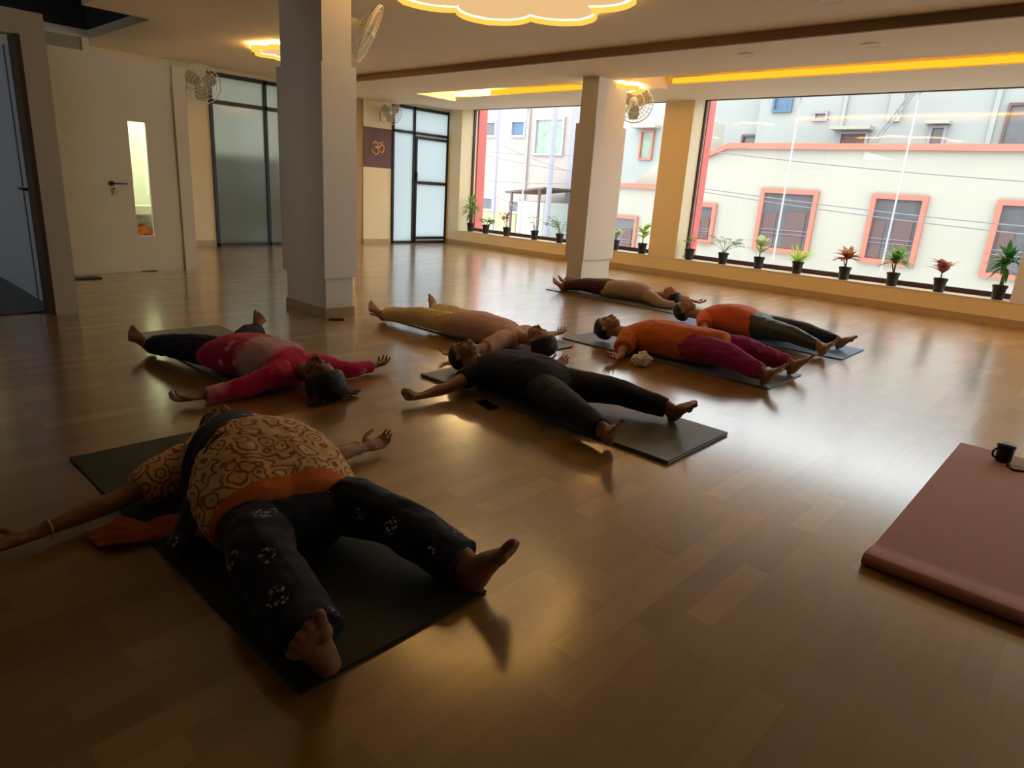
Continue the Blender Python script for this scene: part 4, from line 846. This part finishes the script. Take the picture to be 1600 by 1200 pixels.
ORANGEC = cloth_pattern('orange tunic with small dark dots', (.68, .15, .022), (.38, .07, .015), 'dots')
PURPLE = cloth_pattern('deep magenta trousers', (.27, .009, .095), (.34, .016, .13), 'noise')
REDOR = cloth_pattern('red orange tshirt', (.72, .12, .035), (.80, .15, .05), 'noise')
LEG2 = mat('charcoal leggings', (.016, .022, .022), .45, bump=.2, bscale=50)
TAN = cloth_pattern('tan shirt', (.36, .24, .15), (.46, .33, .21), 'noise')
MAROONC = mat('maroon trousers', (.06, .012, .016), .8, bump=.3, bscale=40)

P1, o1 = person('person lying nearest the camera in a peach tunic and flowered navy trousers, arms spread', dict(
    head=(1.17, 2.72, .12), neck=(1.12, 2.57, .11), pelvis=(1.01, 1.98, .12), shA=(1.28, 2.42, .11), elA=(1.46, 2.30, .06), wrA=(1.62, 2.325, .045), tipA=(1.79, 2.335, .04), thA=(0, 1, .3),
    shB=(.93, 2.48, .11), elB=(.66, 2.42, .06), wrB=(.38, 2.36, .045), tipB=(.22, 2.35, .04), hipA=(1.09, 1.97, .12), kneeA=(1.20, 1.62, .13), ankA=(1.275, 1.285, .075), toeA=(1.35, 1.175, .27),
    hipB=(.91, 1.97, .12), kneeB=(.79, 1.62, .13), ankB=(.74, 1.275, .075), toeB=(.66, 1.235, .235)), (0, 1, -.1), SK1,
    dict(mat=PEACH, cap=.12, st=[(-.27, .24, .245), (-.18, .265, .275), (-.06, .27, .30), (.10, .262, .33), (.30, .235, .34), (.52, .215, .30), (.72, .205, .27), (.88, .15, .19), (.96, .08, .15)], sleeve=.75, sr=(.085, .085, .075, .06), wr=.009),
    dict(mat=NAVY, hw=.19, top=.24, drape=.23, r=(.105, .10, .088, .082, .072), len=.95, flare=1.35, wr=.012, ws=9), 1.0, vox=.006, hair='bun', fs=1.2)
P2, o2 = person('person in a magenta long sleeved top and navy trousers, head towards the camera', dict(
    head=(1.95, 3.22, .12), neck=(1.94, 3.37, .10), pelvis=(1.80, 3.98, .12), shA=(2.10, 3.46, .09), elA=(2.28, 3.40, .055), wrA=(2.47, 3.44, .045), tipA=(2.64, 3.50, .04),
    shB=(1.77, 3.41, .10), elB=(1.57, 3.41, .06), wrB=(1.37, 3.44, .045), tipB=(1.2, 3.50, .03), hipA=(1.89, 4.0, .12), kneeA=(2.08, 4.33, .11), ankA=(2.27, 4.62, .075), toeA=(2.33, 4.66, .22),
    hipB=(1.72, 3.97, .12), kneeB=(1.60, 4.28, .11), ankB=(1.52, 4.58, .075), toeB=(1.43, 4.66, .20)), (.12, -1, -.12), SK3,
    dict(mat=MAGENTA, st=[(-.12, .20, .17), (0, .21, .21), (.2, .20, .24), (.45, .19, .24), (.68, .19, .23), (.85, .15, .17), (.95, .08, .13)], sleeve=1.88, sr=(.085, .062, .054, .044), wr=.008),
    dict(mat=NAVYP, hw=.185, top=.20, r=(.10, .095, .08, .072, .06), len=.85, flare=1.2, wr=.01), .97, hair='long', hs=1.42)
P3, o3 = person('person in pale yellow trousers and a dusty pink top lying by the pale floor reflection', dict(
    head=(3.80, 3.16, .12), neck=(3.79, 3.31, .10), pelvis=(3.72, 3.98, .11), shA=(3.97, 3.44, .09), elA=(4.17, 3.42, .055), wrA=(4.36, 3.45, .045), tipA=(4.5, 3.48, .04),
    shB=(3.60, 3.38, .09), elB=(3.40, 3.37, .06), wrB=(3.19, 3.40, .045), tipB=(3.05, 3.46, .04), hipA=(3.81, 4.0, .11), kneeA=(3.95, 4.35, .10), ankA=(4.05, 4.68, .075), toeA=(4.12, 4.74, .22),
    hipB=(3.63, 3.99, .11), kneeB=(3.57, 4.36, .11), ankB=(3.50, 4.72, .075), toeB=(3.42, 4.82, .20)), (.1, -1, -.1), SK2,
    dict(mat=DUSTY, st=[(-.08, .17, .16), (.05, .18, .20), (.3, .175, .22), (.5, .17, .21), (.7, .17, .20), (.86, .14, .15), (.95, .08, .12)], sleeve=.8, sr=(.075, .062, .055, .05)),
    dict(mat=MUSTARD, hw=.175, top=.19, r=(.095, .088, .075, .07, .06), len=.88, flare=1.25, wr=.009), .96, hair='bun', hs=1.28)
P4, o4 = person('person dressed all in black lying in the middle on the thick charcoal mat', dict(
    head=(2.925, 3.05, .14), neck=(2.92, 2.91, .12), pelvis=(2.90, 2.30, .13), shA=(3.09, 2.79, .11), elA=(3.30, 2.755, .06), wrA=(3.47, 2.74, .05), tipA=(3.60, 2.75, .06), thA=(.2, 1, .5),
    shB=(2.74, 2.77, .11), elB=(2.52, 2.76, .06), wrB=(2.33, 2.765, .045), tipB=(2.2, 2.80, .04), hipA=(2.99, 2.30, .12), kneeA=(3.09, 1.98, .13), ankA=(3.19, 1.67, .09), toeA=(3.17, 1.545, .225),
    hipB=(2.81, 2.30, .12), kneeB=(2.67, 1.98, .12), ankB=(2.60, 1.70, .09), toeB=(2.52, 1.63, .20)), (-.02, 1, -.06), SK1,
    dict(mat=BLACKC, st=[(-.14, .19, .18), (0, .20, .22), (.2, .20, .25), (.45, .195, .24), (.68, .19, .22), (.86, .15, .17), (.95, .07, .13)], sleeve=.45, sr=(.08, .072, .066, .05)),
    dict(mat=BLACKC2, hw=.185, top=.21, r=(.10, .092, .078, .07, .055), len=.92, flare=1.1), 1.0, mt=.018, hair='bun', fistB=True)
P5, o5 = person('person in an orange dotted tunic and deep magenta trousers', dict(
    head=(4.63, 3.10, .14), neck=(4.64, 2.96, .12), pelvis=(4.69, 2.34, .13), shA=(4.82, 2.82, .11), elA=(5.0, 2.72, .06), wrA=(5.14, 2.62, .045), tipA=(5.26, 2.55, .04),
    shB=(4.48, 2.80, .11), elB=(4.32, 2.73, .07), wrB=(4.17, 2.66, .045), tipB=(4.03, 2.66, .04), hipA=(4.78, 2.33, .13), kneeA=(4.86, 1.98, .14), ankA=(4.95, 1.67, .09), toeA=(5.03, 1.56, .235),
    hipB=(4.60, 2.33, .13), kneeB=(4.53, 1.98, .14), ankB=(4.48, 1.68, .09), toeB=(4.45, 1.57, .235)), (0, 1, -.05), SK1,
    dict(mat=ORANGEC, st=[(-.40, .11, .262), (-.2, .16, .268), (-.03, .205, .262), (.1, .215, .26), (.35, .21, .27), (.6, .20, .25), (.8, .17, .20), (.94, .08, .14)], sleeve=1.0, sr=(.09, .085, .075, .05), wr=.008),
    dict(mat=PURPLE, hw=.20, top=.22, r=(.115, .108, .092, .078, .058), len=.95, flare=1.15, wr=.009), 1.0, hair='bun')
P6, o6 = person('person in a red orange tshirt and charcoal leggings on the sky blue mat', dict(
    head=(6.13, 3.19, .14), neck=(6.14, 3.05, .12), pelvis=(6.15, 2.42, .13), shA=(6.33, 2.92, .11), elA=(6.48, 2.72, .06), wrA=(6.56, 2.52, .045), tipA=(6.60, 2.38, .04),
    shB=(5.99, 2.90, .11), elB=(5.80, 2.80, .06), wrB=(5.63, 2.68, .045), tipB=(5.5, 2.6, .04), hipA=(6.23, 2.40, .12), kneeA=(6.26, 2.07, .13), ankA=(6.30, 1.75, .09), toeA=(6.27, 1.62, .225),
    hipB=(6.06, 2.40, .12), kneeB=(5.93, 2.05, .13), ankB=(5.83, 1.75, .09), toeB=(5.74, 1.66, .22)), (0, 1, -.05), SK1,
    dict(mat=REDOR, st=[(-.02, .19, .20), (.12, .20, .24), (.35, .20, .27), (.6, .195, .25), (.8, .17, .20), (.94, .08, .14)], sleeve=.7, sr=(.085, .078, .07, .05)),
    dict(mat=LEG2, hw=.19, top=.23, r=(.108, .095, .078, .068, .05), len=.93), 1.0, hair='short')
P7, o7 = person('person in a tan shirt and maroon trousers lying at the foot of the far pillar', dict(
    head=(7.05, 3.88, .12), neck=(7.02, 4.02, .10), pelvis=(6.88, 4.63, .12), shA=(7.19, 4.12, .09), elA=(7.33, 3.96, .06), wrA=(7.40, 3.76, .045), tipA=(7.42, 3.62, .04),
    shB=(6.86, 4.07, .10), elB=(6.76, 3.84, .06), wrB=(6.86, 3.66, .045), tipB=(6.97, 3.58, .04), hipA=(6.96, 4.66, .11), kneeA=(6.86, 4.97, .11), ankA=(6.78, 5.22, .075), toeA=(6.76, 5.30, .20),
    hipB=(6.80, 4.63, .11), kneeB=(6.73, 4.95, .11), ankB=(6.66, 5.20, .075), toeB=(6.60, 5.30, .18)), (.15, -1, -.1), SK1,
    dict(mat=TAN, st=[(-.1, .18, .16), (.05, .19, .20), (.3, .185, .22), (.5, .18, .22), (.7, .18, .21), (.86, .15, .16), (.95, .08, .12)], sleeve=1.7, sr=(.08, .066, .056, .046)),
    dict(mat=MAROONC, hw=.18, top=.19, r=(.10, .09, .078, .07, .055), len=.9, flare=1.15), .95, hair='short')

# navy stole across the near person's chest and its orange end on the floor
def ribbon(name, path, half, m, parent, org, thick=.006, wr=.006):
    """cloth strip following points (p, width direction)"""
    bm = bmesh.new(); C = [Vector(p) for p, w in path]; Wd = [Vector(w).normalized() for p, w in path]; n_ = (len(path)-1)*8; rows = []
    for i in range(n_+1):
        t = i/8; c = crom(C, t); w = crom(Wd, t).normalized(); row = []
        for j in range(9):
            s_ = (j-4)/4; q = c+w*half*s_; tt = (crom(C, min(t+.05, len(C)-1))-crom(C, max(t-.05, 0))).normalized(); nn = tt.cross(w).normalized(); nn = nn if nn.z >= 0 else -nn
            q = q+nn*(wr*math.sin(j*2.1+i*.3)+wr*.6*noise.noise(q*9)); row.append(bm.verts.new((q.x, q.y, max(q.z, .012))))
        rows.append(row)
    for i in range(n_):
        for j in range(8): bm.faces.new((rows[i][j], rows[i][j+1], rows[i+1][j+1], rows[i+1][j]))
    bmesh.ops.recalc_face_normals(bm, faces=bm.faces); bmesh.ops.solidify(bm, geom=bm.faces[:], thickness=thick)
    return link_mesh(name, bm, m, parent, True, origin=org)
ribbon('stole', [((.66, 1.98, .03), (.1, 1, 0)), ((.745, 2.02, .14), (.1, 1, .1)), ((.79, 2.10, .25), (.05, 1, .05)), ((.88, 2.19, .325), (.05, 1, .05)), ((1.02, 2.26, .335), (.05, 1, 0)), ((1.14, 2.33, .29), (.05, 1, 0)), ((1.21, 2.40, .20), (0, 1, 0))], .075, NAVY, P1, o1)
ORSC = cloth_pattern('orange scarf', (.50, .10, .02), (.60, .16, .03), 'noise')
ribbon('scarf_end', [((.52, 2.27, .016), (0, 1, 0)), ((.60, 2.23, .035), (.2, 1, .2)), ((.68, 2.20, .022), (0, 1, 0)), ((.76, 2.15, .04), (.3, 1, .3)), ((.82, 2.08, .05), (.5, 1, .3))], .065, ORSC, P1, o1, wr=.012)
# bracelets
for c, nn in (((1.575, 2.332, .046), (1, -.1, 0)), ((1.595, 2.33, .046), (1, .05, .1))):
    bm = bmesh.new(); torus(bm, c, nn, .031, .0028, 28, 6); link_mesh('bangle', bm, mat('gold bangle', (.8, .55, .2), .25, .9), P1, True, origin=o1)
bm = bmesh.new(); torus(bm, (.43, 2.365, .046), (1, .15, 0), .031, .0035, 28, 6); link_mesh('bangle', bm, mat('pale bangle', (.7, .6, .4), .3, .4), P1, True, origin=o1)
# crumpled cream cloth beside the orange tunic
bm = bmesh.new(); bmesh.ops.create_icosphere(bm, subdivisions=5, radius=1)
for v in bm.verts:
    p = v.co.copy(); n_ = abs(noise.noise(p*1.6+V(3, 1, 2)))*.55+.28*abs(noise.noise(p*3.6))+.1*noise.noise(p*8); k = .72+n_
    v.co = V(p.x*.085*k, p.y*.075*k, max(-.038, p.z*.06*k))
t = link_mesh('handkerchief', bm, cloth_pattern('cream cotton', (.90, .82, .58), (.95, .90, .72), 'noise'), None, True); t.location = (4.225, 2.50, .040); tag(t, 'crumpled cream cloth lying on the floor beside the orange tunic', 'cloth')
